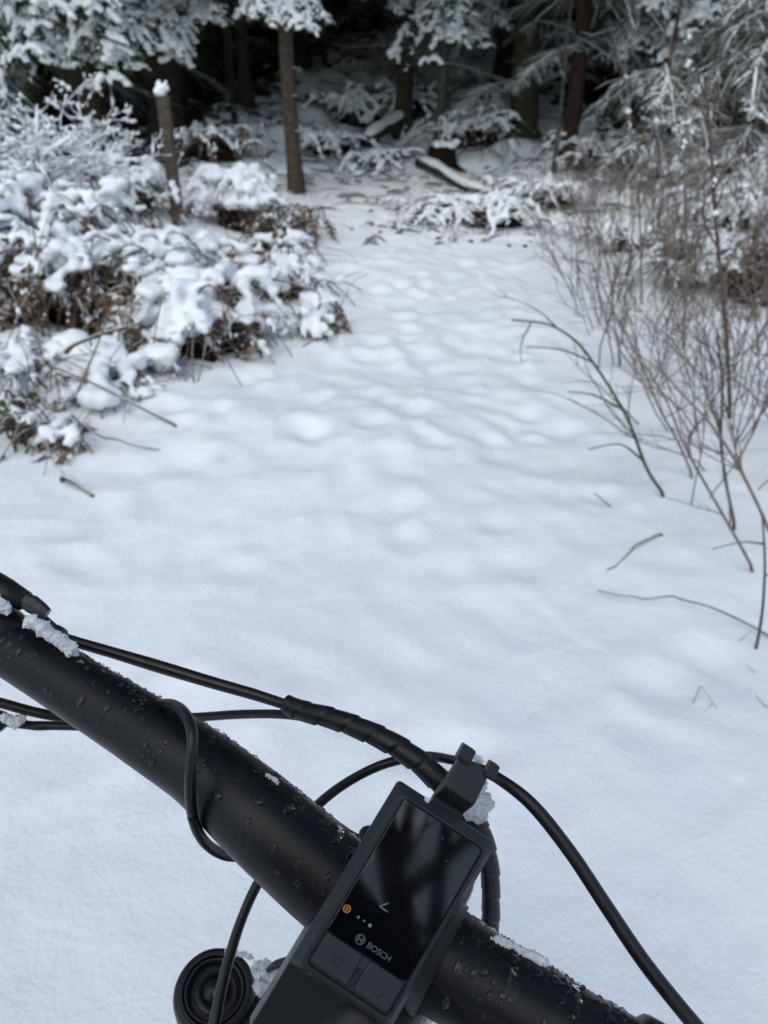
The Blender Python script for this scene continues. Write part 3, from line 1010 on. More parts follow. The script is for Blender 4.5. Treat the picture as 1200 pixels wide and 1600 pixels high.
# the leaning fence post
p = gp(279, 350); tp = at_y(254, 150, p[1] - .08)
post = thing("fence_post", "weathered leaning wooden post with a cap of snow", "post", (p[0], p[1], gz(p[0], p[1])))
base = np.array([0, 0, -.1]); top = np.array([tp[0] - p[0], tp[1] - p[1], tp[2] - gz(p[0], p[1])])
g = MB(); q = np.linspace(0, 1, 12)
pts = base + (top - base) * q[:, None]
n = 10; a = np.arange(n) / n * 2 * pi; rr = np.random.default_rng(3)
ring = np.stack([.046 * np.sign(np.cos(a)) * np.abs(np.cos(a)) ** .6, .042 * np.sign(np.sin(a)) * np.abs(np.sin(a)) ** .6, 0 * a], 1)
V = (pts[:, None, :] + ring[None] * (1 + rr.normal(0, .035, (12, n, 1)))).reshape(-1, 3)
V = np.vstack([V, top + [0, 0, .012]]); i = np.arange(11)[:, None] * n; j = np.arange(n)[None]
g.add(V, np.stack([i + j, i + (j + 1) % n, i + n + (j + 1) % n, i + n + j], -1).reshape(-1, 4), [[11 * n + k, 11 * n + (k + 1) % n, 12 * n] for k in range(n)])
g.build("post_shaft", M["post_wood"], post, smooth=False)
g = MB()
for k in range(14):
    w = rr.uniform(0, 1)
    blob(g, top + [rr.normal(-.004, .016), rr.normal(0, .014), .004 + .088 * w], .041 * (1 - .72 * w), ICO2, sq=(1, 1, .9))
remeshed("snow_cap", g, .008, M["snow"], post, 3)

# ------------------------------------------------------------------ bare shrubs and twigs
def stem_mb(r, p0, d, L, r0, depth=2, wob=.05, droop=0.0, nb=5, caps=None):
    g = MB()

    def grow(p0, d, L, r0, lev, n):
        pts = stem_path(r, p0, d, L, n, wob, droop)
        g.tube(pts, np.linspace(r0, r0 * .38, len(pts)), 5 if lev == 0 else 4)
        if caps is not None and r.random() < .5:
            caps.append((pts[-1], r0))
        if lev >= depth:
            return
        for k in range(nb if lev == 0 else r.integers(1, 4)):
            i = r.integers(max(1, int(.25 * len(pts))), len(pts) - 1)
            t_ = pts[i + 1] - pts[i]; t_ /= np.linalg.norm(t_)
            dd = t_ + r.normal(0, .42, 3); dd[2] = max(dd[2], -.15) if droop == 0 else dd[2]
            grow(pts[i], dd, L * r.uniform(.22, .5) * (1 - .4 * i / len(pts)), r0 * .55 * r.uniform(.7, 1.1), lev + 1, 7)
    grow(p0, d, L, r0, 0, 14)
    return g


def shrub(label, x, y, nstem, H, seed, lean=(0, 0), r0=.0055, spread=.28, mat="twig", group=None, depth=2, nb=5, name="bare_shrub", snow_caps=False, brown=0, wob=.05, lz=1.0):
    r = np.random.default_rng(seed)
    z = gz(x, y)
    t = thing(name, label, "shrub", (x, y, z), 0, group)
    caps = [] if snow_caps else None
    for k in range(nstem):
        b0 = np.array([r.normal(0, .06), r.normal(0, .06), 0]); b0[2] = gz(x + b0[0], y + b0[1]) - z - .03
        d = np.array([lean[0] + r.normal(0, spread), lean[1] + r.normal(0, spread), lz])
        stem_mb(r, b0, d, H * r.uniform(.65, 1.1), r0 * r.uniform(.7, 1.15), depth, wob, 0, nb, caps).build("stem", M[mat], t)
    if caps:
        g = MB()
        for c, rad in caps:
            for q in range(3):
                blob(g, c + r.normal(0, .006, 3) + [0, 0, -.012 * q + .01], r.uniform(.007, .013))
        g.build("snow_tufts", M["snow"], t)["kind"] = "stuff"
    if brown:
        leaves(t, brown, .22, H * .6, r, LEAF_BROWN, size=(.02, .035))
    return t


GR = "bare twiggy shrubs crowding beside the path"
r = np.random.default_rng(91)
n_s = 0
shr = []
tries = 0
while len(shr) < 64 and tries < 4000:
    tries += 1
    y = r.uniform(2.2, 6.6); xmin = 1.02 + .05 * (y - 2.2)
    x = xmin + abs(r.normal(0, .85)) * (.35 + .17 * y)
    if x > .55 * y + .6:
        continue
    if any((x - a) ** 2 + (y - b_) ** 2 < .2 ** 2 for a, b_ in shr):
        continue
    shr.append((x, y))
for i, (x, y) in enumerate(shr):
    edge = x < 1.25 + .05 * (y - 2.2)
    lean = (-.38, -.1) if edge else (-.08, -.05)
    dark, tips, lv = i % 4 == 0, False, i % 4 == 1
    row = "front" if y < 3.6 else ("middle" if y < 5.0 else "back")
    what = "%s shrub%s %s at the thicket's %s" % ("bare dark" if dark else "bare pale brown", " with snow-tufted tips" if tips else (" with curled leaves" if lv else ""),
                                                               "leaning over the path" if edge else "crowded", row)
    shrub(what, x, y, int(r.integers(3, 6)), r.uniform(.62, 1.0), 300 + i, lean, r0=.0036, group=what.replace("shrub", "shrubs", 1), mat="twig_dark" if dark else "twig", snow_caps=tips, brown=(4 if lv else 0), wob=.04)
for i in range(9):
    y = r.uniform(2.3, 4.4); x = 1.0 + .07 * (y - 2.2) + r.uniform(0, .55)
    shrub("fine reddish bare shrub on the path side of the thicket", x, y, 3, r.uniform(.6, .95), 700 + i, (-.22, 0), r0=.0034, group="fine reddish shrubs on the path side of the thicket", mat="twig", wob=.045)
# tall thin shoots standing above the rest
for i in range(16):
    y = r.uniform(3.2, 6.2); x = 1.25 + .1 * y + r.uniform(0, .28 * y)
    shrub("tall thin shoots rising above the right thicket", x, y, 2, r.uniform(1.0, 1.45), 500 + i, (-.05, 0), r0=.0038, spread=.1, group="tall thin shoots above the thicket", mat="twig", nb=4, wob=.025, snow_caps=False)

# single stems one can pick out
def stem_through(label, pts, r0, mat="twig", name="bare_sapling", seed=0, cat="stem", branches=(), nbr=0, tufts=0, sub=4):
    """A stem whose bends are given as (pixel u, pixel v, distance y) of the photograph, stood in the scene at those distances."""
    r = np.random.default_rng(seed)

    def path(pp):
        w = []
        for u, v, y in pp:
            w.append(gp(u, v) if y is None else (gp(u, v, y) if y < .5 else at_y(u, v, y)))
        w = np.array(w)
        q = np.linspace(0, len(w) - 1, (len(w) - 1) * sub + 1)
        s = np.stack([np.interp(q, np.arange(len(w)), w[:, k]) for k in range(3)], 1)
        for _ in range(2):
            s[1:-1] = .25 * s[:-2] + .5 * s[1:-1] + .25 * s[2:]
        return s
    s = path(pts)
    o0 = s[0].copy()
    s = s - o0
    s[0, 2] -= .02
    t = thing(name, label, cat, tuple(o0))
    g = MB(); g.tube(s, np.linspace(r0, r0 * .5, len(s)), 6); g.build("stem", M[mat], t)
    for bp in branches:
        w = path(bp) - o0
        g = MB(); g.tube(w, np.linspace(r0 * .7, r0 * .3, len(w)), 5); g.build("side_twig", M[mat], t)
    for k in range(nbr):
        i = r.integers(len(s) // 4, len(s) - 1)
        d = s[i] - s[i - 1]; d /= np.linalg.norm(d)
        g = stem_mb(r, s[i], d + r.normal(0, .45, 3), r.uniform(.12, .35), r0 * .5, 1, .05, 0, 2)
        g.build("side_twig", M[mat], t)
    if tufts:
        g = MB()
        for k in range(tufts):
            i = len(s) - 1 - r.integers(0, max(2, len(s) // 2))
            for q in range(4):
                blob(g, s[i] + r.normal(0, .008, 3) + [0, 0, .004], r.uniform(.004, .010))
        g.build("snow_tufts", M["snow"], t)["kind"] = "stuff"
    return t


stem_through("tall dark upright stem standing out of the right thicket", [(1141, 655, None), (1138, 560, 2.95), (1128, 440, 2.95), (1116, 330, 2.95), (1112, 240, 2.95), (1102, 130, 2.95)], .0085, "twig_dark", seed=1, nbr=7, tufts=3)
stem_through("tall pale stem with snow tufts at its tip, in the thicket's middle", [(1003, 470, 4.4), (1000, 330, 4.4), (990, 240, 4.4), (982, 180, 4.4), (975, 60, 4.4)], .006, seed=2, nbr=4, tufts=4)
stem_through("tall thin stem with scattered snow blobs, left of the tall dark stem", [(1068, 540, 3.6), (1074, 400, 3.6), (1068, 260, 3.6), (1078, 120, 3.6), (1070, 40, 3.6)], .006, seed=3, nbr=6, tufts=5)
stem_through("arching dark stem bending out over the path at knee height", [(1041, 778, None), (1010, 735, 2.3), (985, 660, 2.35), (950, 600, 2.4), (905, 535, 2.45), (860, 505, 2.5), (800, 500, 2.5)], .0062, "twig_dark", seed=4,
             branches=[[(975, 640, 2.36), (925, 615, 2.38), (888, 612, 2.4)], [(930, 568, 2.42), (880, 545, 2.45), (822, 542, 2.45)], [(1005, 720, 2.3), (970, 690, 2.3), (920, 702, 2.3)]], nbr=4)
stem_through("second arching stem beside the first, forking low down", [(1085, 750, None), (1060, 690, 2.4), (1030, 640, 2.4), (1000, 560, 2.45), (960, 490, 2.5), (930, 420, 2.55)], .005, seed=5, nbr=6)
stem_through("dark stem rising from the snow at the right edge", [(1181, 1017, None), (1192, 955, 1.5), (1196, 880, 1.5), (1191, 800, 1.52)], .0042, "twig_dark", seed=6,
             branches=[[(1192, 850, 1.5), (1160, 845, 1.5), (1113, 858, 1.5)]], nbr=1)
stem_through("long bent twig lying over the snow towards the path", [(1230, 1012, .012), (1180, 980, .03), (1110, 947, .045), (1062, 936, .04), (1050, 930, .05), (1010, 937, .03), (985, 931, .03), (970, 931, .03), (935, 923, .02)], .0036, seed=7, name="fallen_twig", cat="twig")
stem_through("short broken twig half sunk in the snow", [(1036, 836, .004), (1030, 834, .015), (1000, 848, .02), (990, 854, .02), (985, 862, .004), (965, 882, .003), (960, 885, .012), (948, 891, .004)], .0042, seed=8, name="fallen_twig", cat="twig")
stem_through("stem slanting up to the right from the front of the thicket", [(1180, 895, None), (1150, 840, 1.8), (1110, 770, 1.85), (1070, 700, 1.9), (1040, 620, 2.0), (1000, 560, 2.1)], .005, seed=9, nbr=6)
stem_through("forked stem in the front of the thicket by the right edge", [(1150, 830, None), (1135, 760, 2.1), (1125, 690, 2.1), (1130, 600, 2.1), (1120, 520, 2.1)], .0055, "twig_dark", seed=10, nbr=8)
stem_through("leaning stem crossing the front right corner of the thicket", [(1215, 860, None), (1185, 790, 1.9), (1150, 720, 2.0), (1110, 660, 2.1), (1060, 610, 2.2), (1020, 560, 2.3)], .0055, seed=11, nbr=7)
stem_through("little bare twig poking from the snow near the path, before the thicket", [(958, 795, .0), (940, 780, .03), (928, 770, .05)], .003, seed=12, name="fallen_twig", cat="twig")
stem_through("bent straw blades like a small tent in the snow", [(1081, 1102, .0), (1093, 1075, .035), (1095, 1072, .038), (1097, 1075, .036), (1112, 1095, .015), (1128, 1117, .0)], .0013, "straw", seed=13, name="straw_blade", cat="grass blade", branches=[[(1114, 1098, .013), (1100, 1114, .0)]])
stem_through("single pale straw stub near the right edge, above the tent-shaped blades", [(1187, 1058, .0), (1165, 1038, .03)], .0013, "straw", seed=14, name="straw_blade", cat="grass blade")
stem_through("single pale straw leaning towards the lying twig", [(1150, 1005, .0), (1176, 985, .03)], .0014, "straw", seed=15, name="straw_blade", cat="grass blade")
stem_through("short dark straw at the right edge, level with the tent-shaped blades", [(1205, 1110, .0), (1190, 1098, .02), (1181, 1086, .04)], .0016, "straw", seed=16, name="straw_blade", cat="grass blade")
# left bank
stem_through("long grey broken twig with a kink at the left edge", [(282, 668, .005), (235, 645, .05), (160, 605, .12), (84, 573, .2), (80, 575, .2), (79, 612, .08)], .006, "twig", seed=21, name="fallen_twig", cat="twig")
stem_through("slender twig leaning up against the rust-brown mound", [(112, 634, .0), (135, 580, .16), (160, 520, .3), (172, 480, .4)], .0055, "twig", seed=22)
stem_through("thin twig lying on the snow behind the brown fern tuft", [(118, 655, .1), (160, 685, .06), (180, 685, .06), (210, 697, .04), (260, 705, .0)], .005, "twig", seed=23, name="fallen_twig", cat="twig")
stem_through("brown broken stick at the edge of the bank, closest to the bicycle", [(95, 742, .04), (120, 755, .035), (146, 776, .01)], .011, "cane", seed=24, name="fallen_stick", cat="stick")
stem_through("upright dark stalk in front of the left bank mounds", [(68, 530, None), (55, 430, 3.6), (57, 380, 3.6), (40, 300, 3.6)], .005, "twig_dark", seed=25, nbr=3)
stem_through("bent pale cane arching across the middle of the bank", [(160, 398, .36), (200, 403, .4), (240, 418, .38), (290, 430, .3)], .007, "cane", seed=26, name="bent_cane", cat="cane")
stem_through("second bent cane reaching right towards the path", [(410, 432, .3), (450, 440, .3), (496, 456, .25), (500, 460, .24), (500, 482, .12)], .006, "cane", seed=27, name="bent_cane", cat="cane")
stem_through("stout pale cane lying before the rust-brown hollow", [(100, 545, .16), (160, 520, .22), (220, 505, .26)], .010, "cane", seed=28, name="bent_cane", cat="cane")
stem_through("straight horizontal cane over the back of the bank", [(-10, 392, .36), (60, 388, .38), (120, 390, .36)], .007, "cane", seed=29, name="bent_cane", cat="cane")
stem_through("thin snowy shoot rising in front of the foremost mound", [(290, 570, None), (300, 500, 3.7), (305, 460, 3.7), (320, 435, 3.7)], .004, "twig", seed=30, tufts=2)

# snow-lined leafless shrubs behind the left bank
def snowy_shrub(label, u, v, H, n, seed, spread=.5, lean=(0, 0)):
    r = np.random.default_rng(seed)
    p = gp(u, v); z = gz(p[0], p[1])
    t = thing("snowy_shrub", label, "shrub", (p[0], p[1], z))
    sn = MB()
    for k in range(n):
        d = np.array([lean[0] + r.normal(0, spread), lean[1] + r.normal(0, spread * .6), 1.0])
        g = MB()

        def grow(p0, d, L, r0, lev):
            pts = stem_path(r, p0, d, L, 10, .10)
            g.tube(pts, np.linspace(r0, r0 * .4, 10), 4)
            flat = np.abs((pts[-1] - pts[0])[2]) / (np.linalg.norm(pts[-1] - pts[0]) + 1e-9)
            rad = (.0035 + .0052 * (1 - flat)) * r.uniform(.7, 1.2) * (1.15 if lev < 2 else .85)
            pk = rad * np.where(r.random(9) < .28, r.uniform(1.6, 3.0, 9), r.uniform(.15, .9, 9))
            sn.tube(pts[1:] + [0, 0, rad * .5 + r0 * .5], pk, 6, squash=.85)
            if lev < 3 and L > .08:
                for q in range(6 if lev == 0 else 3):
                    i = r.integers(2, 9); tt = pts[i] - pts[i - 1]; tt /= np.linalg.norm(tt)
                    dd = tt + r.normal(0, .7, 3); dd[2] = dd[2] * .5
                    grow(pts[i], dd, L * r.uniform(.3, .55), r0 * .6, lev + 1)
        grow(np.array([r.normal(0, .08), r.normal(0, .08), -.03]), d, H * r.uniform(.7, 1.1), .005, 0)
        g.build("stem", M["twig_dark"], t)
    sn.build("snow_lining", M["snow"], t)["kind"] = "stuff"
    return t


snowy_shrub("snow-lined leafless shrub with criss-crossing twigs at the left, under the boughs", 110, 318, .95, 8, 71, .6)
snowy_shrub("snow-lined leafless shrub at the left edge, its long branch reaching right", 5, 350, .9, 6, 72, .6, (.25, 0))
snowy_shrub("smaller snow-lined shrub just left of the post", 185, 300, .65, 5, 73, .4, (-.1, 0))
snowy_shrub("low snow-lined shrub behind the hump right of the post", 400, 322, .35, 4, 74, .5)
snowy_shrub("snow-lined shrub between the young spruces on the right", 1050, 300, .7, 6, 75, .55)
snowy_shrub("snow-lined shrub at the right edge before the thick brown trunk", 1175, 330, .75, 6, 76, .55)

# scattered debris showing through the snow at the foot of the wood
r = np.random.default_rng(55)
g = MB()
for k in range(760):
    y = 7.0 + 5.8 * r.random() ** 1.2; x = r.uniform(-1.6, 3.2) if y < 9.5 else r.uniform(-4, 5)
    L = .05 + .4 * r.random() ** 2; a = r.uniform(0, 3.2); q = np.linspace(-.5, .5, 5)
    X, Y = x + L * q * cos(a), y + L * q * sin(a)
    Z = snow_z(X, Y) + .006 + .01 * r.random() + .012 * np.sin((q + .5) * pi)
    g.tube(np.stack([X, Y, Z], 1), r.uniform(.004, .013) * np.array([.4, .9, 1, .8, .4]), 5)
for k in range(90):
    u, v = r.uniform(530, 830), 388 - 75 * r.random() ** 1.3
    if noise(u * .02, v * .05) < -.1:
        continue
    p = gp(u, v); L = .02 + .12 * r.random() ** 2; a = r.normal(0, .5); q = np.linspace(-.5, .5, 5)
    X, Y = p[0] + L * q * cos(a), p[1] + L * q * sin(a)
    g.tube(np.stack([X, Y, snow_z(X, Y) + .004 + .012 * np.sin((q + .5) * pi)], 1), r.uniform(.003, .017) * np.array([.4, .9, 1, .8, .4]), 5)
o = g.build("twig_litter", M["bark"])
tag(o, "dark twigs and bits of bark strewn over the snow at the foot of the wood", "twig litter", None, "stuff")

# ------------------------------------------------------------------ the bicycle
BAR = [(-95, 955, .362, 84), (-30, 987, .357, 87), (20, 1013, .352, 90), (88, 1055, .345, 94), (145, 1091, .339, 99), (203, 1127, .333, 105), (262, 1165, .326, 112), (320, 1203, .32, 119), (397, 1271, .309, 135), (450, 1318, .304, 142),
       (518, 1377, .30, 149), (615, 1450, .293, 156), (700, 1507, .285, 157), (760, 1542, .281, 153), (820, 1577, .277, 146), (880, 1609, .273, 138), (950, 1645, .269, 130), (1030, 1685, .264, 124)]
bp = np.array([P(u, v, d) for u, v, d, w in BAR]); br = np.array([w * d / F_PX / 2 for u, v, d, w in BAR])


def spline(pts, sub=6):
    """Catmull-Rom through the points (any number of columns)."""
    pts = np.asarray(pts, float)
    p = np.vstack([2 * pts[0] - pts[1], pts, 2 * pts[-1] - pts[-2]])
    out = []
    for i in range(1, len(p) - 2):
        for t in np.arange(sub) / sub:
            a, b_, c, d = p[i - 1], p[i], p[i + 1], p[i + 2]
            out.append(.5 * (2 * b_ + (c - a) * t + (2 * a - 5 * b_ + 4 * c - d) * t * t + (3 * b_ - a - 3 * c + d) * t ** 3))
    out.append(p[-2])
    return np.array(out)


bs = spline(np.hstack([bp, br[:, None]]), 5)
BAR_C, BAR_R = bs[:, :3], bs[:, 3]
for _ in range(4):
    BAR_C[1:-1] = .25 * BAR_C[:-2] + .5 * BAR_C[1:-1] + .25 * BAR_C[2:]
    BAR_R[1:-1] = .25 * BAR_R[:-2] + .5 * BAR_R[1:-1] + .25 * BAR_R[2:]
nrm = P(88, 1055, .345) - P(730, 1526, .282); nrm /= np.linalg.norm(nrm)
s0 = np.array([-.184, .433, -.882]); s0 /= np.linalg.norm(s0); s0 -= nrm * (s0 @ nrm); s0 /= np.linalg.norm(s0)
f0 = np.cross(nrm, s0); f0 *= np.sign(f0[1])
A9 = radians(9)
SV, FW2 = cos(A9) * s0 - sin(A9) * f0, cos(A9) * f0 + sin(A9) * s0
BC = P(640, 1463, .29)                                     # middle of the bar

bike = thing("bicycle", "black bicycle with a small display on its wet black handlebar, seen from the saddle", "bicycle", (0, 0, 0))


def part(name, mb, mat, parent=bike, smooth=True, bevel=0, kind=None):
    o = mb.build(name, M[mat] if isinstance(mat, str) else mat, parent, smooth)
    if bevel:
        b_ = o.modifiers.new("bevel", 'BEVEL'); b_.width = bevel; b_.segments = 3; b_.limit_method = 'ANGLE'; b_.angle_limit = radians(35)
        b_.harden_normals = False
    if kind:
        o["kind"] = kind
    return o


g = MB(); g.tube(BAR_C, BAR_R, 40); bar_o = part("handlebar", g, "bar")


def bar_frame(t):
    """Point, radius and (along, camera-side, across) axes at fraction t of the bar."""
    k = t * (len(BAR_C) - 1)
    c = np.array([np.interp(k, np.arange(len(BAR_C)), BAR_C[:, i]) for i in range(3)])
    rad = np.interp(k, np.arange(len(BAR_R)), BAR_R)
    i = int(np.clip(k, 1, len(BAR_C) - 2))
    al = BAR_C[i + 1] - BAR_C[i - 1]; al /= np.linalg.norm(al)
    to = C0 - c; to -= al * (to @ al); to /= np.linalg.norm(to)
    ac = np.cross(al, to)                                   # points up in the picture or down
    if ac[2] < 0:
        ac = -ac
    return c, rad, al, to, ac


def bar_t(u):
    us = np.array([600 + F_PX * ((c - C0) @ RV) / ((c - C0) @ FV) for c in BAR_C])
    return np.interp(u, us, np.arange(len(us))) / (len(us) - 1)


# clamp band of the brake and shifter
g = MB()
ts = np.linspace(bar_t(-80), bar_t(24), 9)
cc = [bar_frame(t) for t in ts]
g.tube([c[0] for c in cc], np.array([c[1] for c in cc]) * np.array([1.02, 1.14, 1.22, 1.24, 1.24, 1.24, 1.22, 1.14, 1.01]), 36)
part("brake_clamp", g, "black")
g = MB(); g.tube(spline([P(-60, 872, .36), P(-5, 915, .358), P(30, 930, .356), P(52, 945, .355)], 4), [.0035] * 3 + [.0042] * 6 + [.0036] * 4, 12, squash=.7)
part("brake_lever", g, "anod")
g = MB(); g.tube([P(38, 938, .352), P(50, 944, .352), P(64, 953, .352), P(73, 960, .352)], [.0034, .0042, .0036, .0030], 8)
part("cable_adjuster", g, "anod", smooth=False)
g = MB(); g.tube([P(-30, 900, .356), P(5, 922, .354), P(40, 940, .353)], [.0062, .0066, .005], 12, squash=.8)
part("lever_body", g, "black")
g = MB(); g.tube([P(-40, 1118, .40), P(2, 1130, .40), P(8, 1136, .40)], [.0065, .006, .0045], 10)
part("shift_lever", g, "black")


def cable(name, pts, parent=bike, mat="rubber", sides=14, sub=8, rip=0):
    a = np.array([[*P(u, v, d), w * d / F_PX / 2] for u, v, d, w in pts])
    s = spline(a, sub)
    g = MB(); g.tube(s[:, :3], s[:, 3] * (1 + rip * np.sin(np.arange(len(s)) * 2.1)), sides)
    return part(name, g, mat, parent), s


cable("brake_hose", [(62, 962, .362, 14), (86, 984, .366, 16), (100, 994, .368, 15), (112, 1001, .37, 17), (180, 1021, .372, 18), (250, 1042, .372, 20), (330, 1066, .37, 19), (400, 1086, .367, 18), (465, 1107, .362, 16), (520, 1123, .355, 14)])
g = MB(); g.tube([P(84, 982, .3655), P(92, 990, .3665), P(101, 995, .3675)], [.0026, .0036, .0031], 10); part("hose_ferrule", g, "anod")
cable("shift_cable", [(-30, 1090, .39, 15), (0, 1098, .392, 16), (60, 1114, .395, 16), (110, 1121, .398, 15), (200, 1125, .40, 14), (300, 1121, .39, 14), (380, 1116, .38, 14), (450, 1117, .368, 14), (520, 1130, .36, 13)])
cable("dropper_cable", [(5, 1128, .402, 14), (45, 1133, .404, 14), (60, 1134, .404, 15), (90, 1134, .405, 14), (160, 1137, .405, 14), (260, 1150, .40, 14), (380, 1180, .39, 14), (545, 1303, .36, 14), (575, 1297, .355, 14), (650, 1300, .35, 13)])
# spiral wrap binding the hoses, running down behind the display
WR = [(446, 1098, .364, 30), (470, 1110, .361, 33), (530, 1126, .353, 34), (600, 1155, .345, 36), (650, 1187, .340, 38), (688, 1221, .337, 40), (722, 1258, .337, 40), (750, 1300, .34, 36), (764, 1350, .345, 32), (767, 1400, .35, 30), (765, 1455, .356, 30), (752, 1530, .37, 30), (720, 1620, .39, 30)]
wa = np.array([[*P(u, v, d), w * d / F_PX / 2] for u, v, d, w in WR])
ws = spline(wa, 26)
g = MB()
sides = 18
pts, rad = ws[:, :3], ws[:, 3]
tan = np.gradient(pts, axis=0); tan /= np.linalg.norm(tan, axis=1)[:, None]
sv = np.cross(tan, FV); sv /= np.linalg.norm(sv, axis=1)[:, None]; bv = np.cross(sv, tan)
arc = np.concatenate([[0], np.cumsum(np.linalg.norm(np.diff(pts, axis=0), axis=1))])
V = []
for i in range(len(pts)):
    a = np.arange(sides) / sides * 2 * pi
    ph = ((arc[i] / .0125) - a / (2 * pi)) % 1.0            # one turn of the wrap every 12.5 mm
    k = .90 + .13 * ph ** .7
    k = np.where(ph > .93, .86, k)
    V.append(pts[i] + rad[i] * k[:, None] * (np.cos(a)[:, None] * sv[i] + np.sin(a)[:, None] * bv[i]))
V = np.vstack(V); n = len(pts)
i = np.arange(n - 1)[:, None] * sides; j = np.arange(sides)[None]
g.add(V, np.stack([i + j, i + (j + 1) % sides, i + sides + (j + 1) % sides, i + sides + j], -1).reshape(-1, 4))
part("spiral_wrap", g, "black")
# thin display lead looped once round the bar
t0 = bar_t(283)
lp = [(225, 1106, .338, 13), (248, 1100, .327, 15), (272, 1102, .312, 17), (290, 1117, .300, 18), (300, 1145, .2915, 18), (299, 1190, .2885, 18), (297, 1235, .2905, 18), (302, 1280, .298, 17), (317, 1312, .309, 17), (340, 1331, .32, 17), (366, 1338, .329, 16), (400, 1330, .338, 15), (430, 1310, .342, 14)]
cable("display_lead", lp)
cable("long_brake_hose", [(318, 1680, .335, 19), (335, 1600, .345, 19), (346, 1545, .35, 18), (360, 1490, .354, 17), (378, 1435, .357, 16), (402, 1382, .36, 16), (440, 1322, .362, 16), (490, 1264, .362, 16), (540, 1224, .36, 15), (600, 1194, .356, 15), (660, 1182, .352, 15), (705, 1187, .338, 15),
       (740, 1198, .322, 16), (775, 1214, .312, 18), (830, 1256, .303, 21), (890, 1330, .296, 22), (950, 1420, .29, 23), (1010, 1508, .284, 24), (1085, 1601, .278, 25), (1150, 1675, .272, 25)], sub=10)
cable("lower_cable", [(418, 1516, .415, 8), (432, 1507, .413, 13), (450, 1502, .41, 14), (480, 1495, .405, 14), (540, 1480, .40, 14)])

# right-hand clamp just showing
g = MB()
ts = np.linspace(bar_t(978), bar_t(1025), 6); cc = [bar_frame(t) for t in ts]
g.tube([c[0] for c in cc], np.array([c[1] for c in cc]) * np.array([1.01, 1.16, 1.2, 1.2, 1.2, 1.2]), 30)
part("grip_clamp", g, "black")

# display
DC = P(617, 1416, .265)
ex = P(775, 1326, .27) - P(617, 1223, .272); ex /= np.linalg.norm(ex)
ey = P(617, 1223, .272) - P(460, 1504, .262); ey -= ex * (ey @ ex); ey /= np.linalg.norm(ey)
ez = np.cross(ex, ey)
if ez @ (C0 - DC) < 0:
    ez = -ez
DM = np.eye(4); DM[:3, 0], DM[:3, 1], DM[:3, 2], DM[:3, 3] = ex, ey, ez, DC


def dloc(u, v, h=0.0):
    """Local display coordinates of the spot seen at a pixel, on the plane h above the display's face."""
    r_ = ray(u, v); o_ = DC + ez * h
    t_ = ((o_ - C0) @ ez) / (r_ @ ez)
    q_ = C0 + r_ * t_ - DC
    return np.array([q_ @ ex, q_ @ ey])


def dpart(name, mb, mat, parent=None, **kw):
    for i_ in range(len(mb.V)):
        v_ = mb.V[i_]
        mb.V[i_] = DC + v_[:, 0:1] * ex + v_[:, 1:2] * ey + v_[:, 2:3] * ez
    return part(name, mb, mat, parent or bike, **kw)


def rrect(x0, x1, y0, y1, r_, n=5):
    out = []
    for cx, cy, a0 in ((x1 - r_, y1 - r_, 0), (x0 + r_, y1 - r_, 90), (x0 + r_, y0 + r_, 180), (x1 - r_, y0 + r_, 270)):
        for a_ in np.linspace(a0, a0 + 90, n):
            out.append((cx + r_ * cos(radians(a_)), cy + r_ * sin(radians(a_))))
    return np.array(out)


def loft(rings, close_top=True, close_bottom=True):
    """rings: list of (outline Nx2, z). Bottom first."""
    g_ = MB(); n_ = len(rings[0][0])
    V_ = np.vstack([np.column_stack([o_, np.full(n_, z_)]) for o_, z_ in rings])
    Q_ = []
    for i_ in range(len(rings) - 1):
        for j_ in range(n_):
            Q_.append([i_ * n_ + j_, i_ * n_ + (j_ + 1) % n_, (i_ + 1) * n_ + (j_ + 1) % n_, (i_ + 1) * n_ + j_])
    T_ = []
    if close_top:
        k_ = len(V_); V_ = np.vstack([V_, [*rings[-1][0].mean(0), rings[-1][1]]])
        T_ += [[(len(rings) - 1) * n_ + j_, (len(rings) - 1) * n_ + (j_ + 1) % n_, k_] for j_ in range(n_)]
    if close_bottom:
        k_ = len(V_); V_ = np.vstack([V_, [*rings[0][0].mean(0), rings[0][1]]])
        T_ += [[(j_ + 1) % n_, j_, k_] for j_ in range(n_)]
    g_.add(V_, Q_, T_)
    return g_


px = .265 / F_PX                                            # metres per photo pixel on the display
W2, L2 = 187 * px / 2, 322 * px / 2
fi = 12 * px                                               # the front bezel is inset behind a wide chamfer
wx0, wx1, wy0, wy1 = -W2 + 21 * px, W2 - 18 * px, -L2 + 20 * px, L2 - 16 * px
g = loft([(rrect(-W2 * .86, W2 * .86, -L2 * .9, L2 * .9, .003), -.0125), (rrect(-W2 * .96, W2 * .96, -L2 * .97, L2 * .97, .0022), -.0085),
          (rrect(-W2, W2, -L2, L2, .0016), -.0055), (rrect(-W2, W2, -L2, L2, .0016), -.0040),
          (rrect(-W2 + fi, W2 - fi, -L2 + fi, L2 - fi, .0026), 0.0), (rrect(wx0 - 1.5 * px, wx1 + 1.5 * px, wy0 - 1.5 * px, wy1 + 1.5 * px, .0022), .0001),
          (rrect(wx0, wx1, wy0, wy1, .0018), -.0006), (rrect(wx0, wx1, wy0, wy1, .0018), -.0011)])
disp = dpart("display", g, "plastic", smooth=False, bevel=.00035)
ysplit = dloc(513, 1453)[1]                                # where glass ends and the keys begin
ysplit = (dloc(513, 1453)[1] + dloc(635, 1540)[1]) / 2
e_ = 1.2 * px
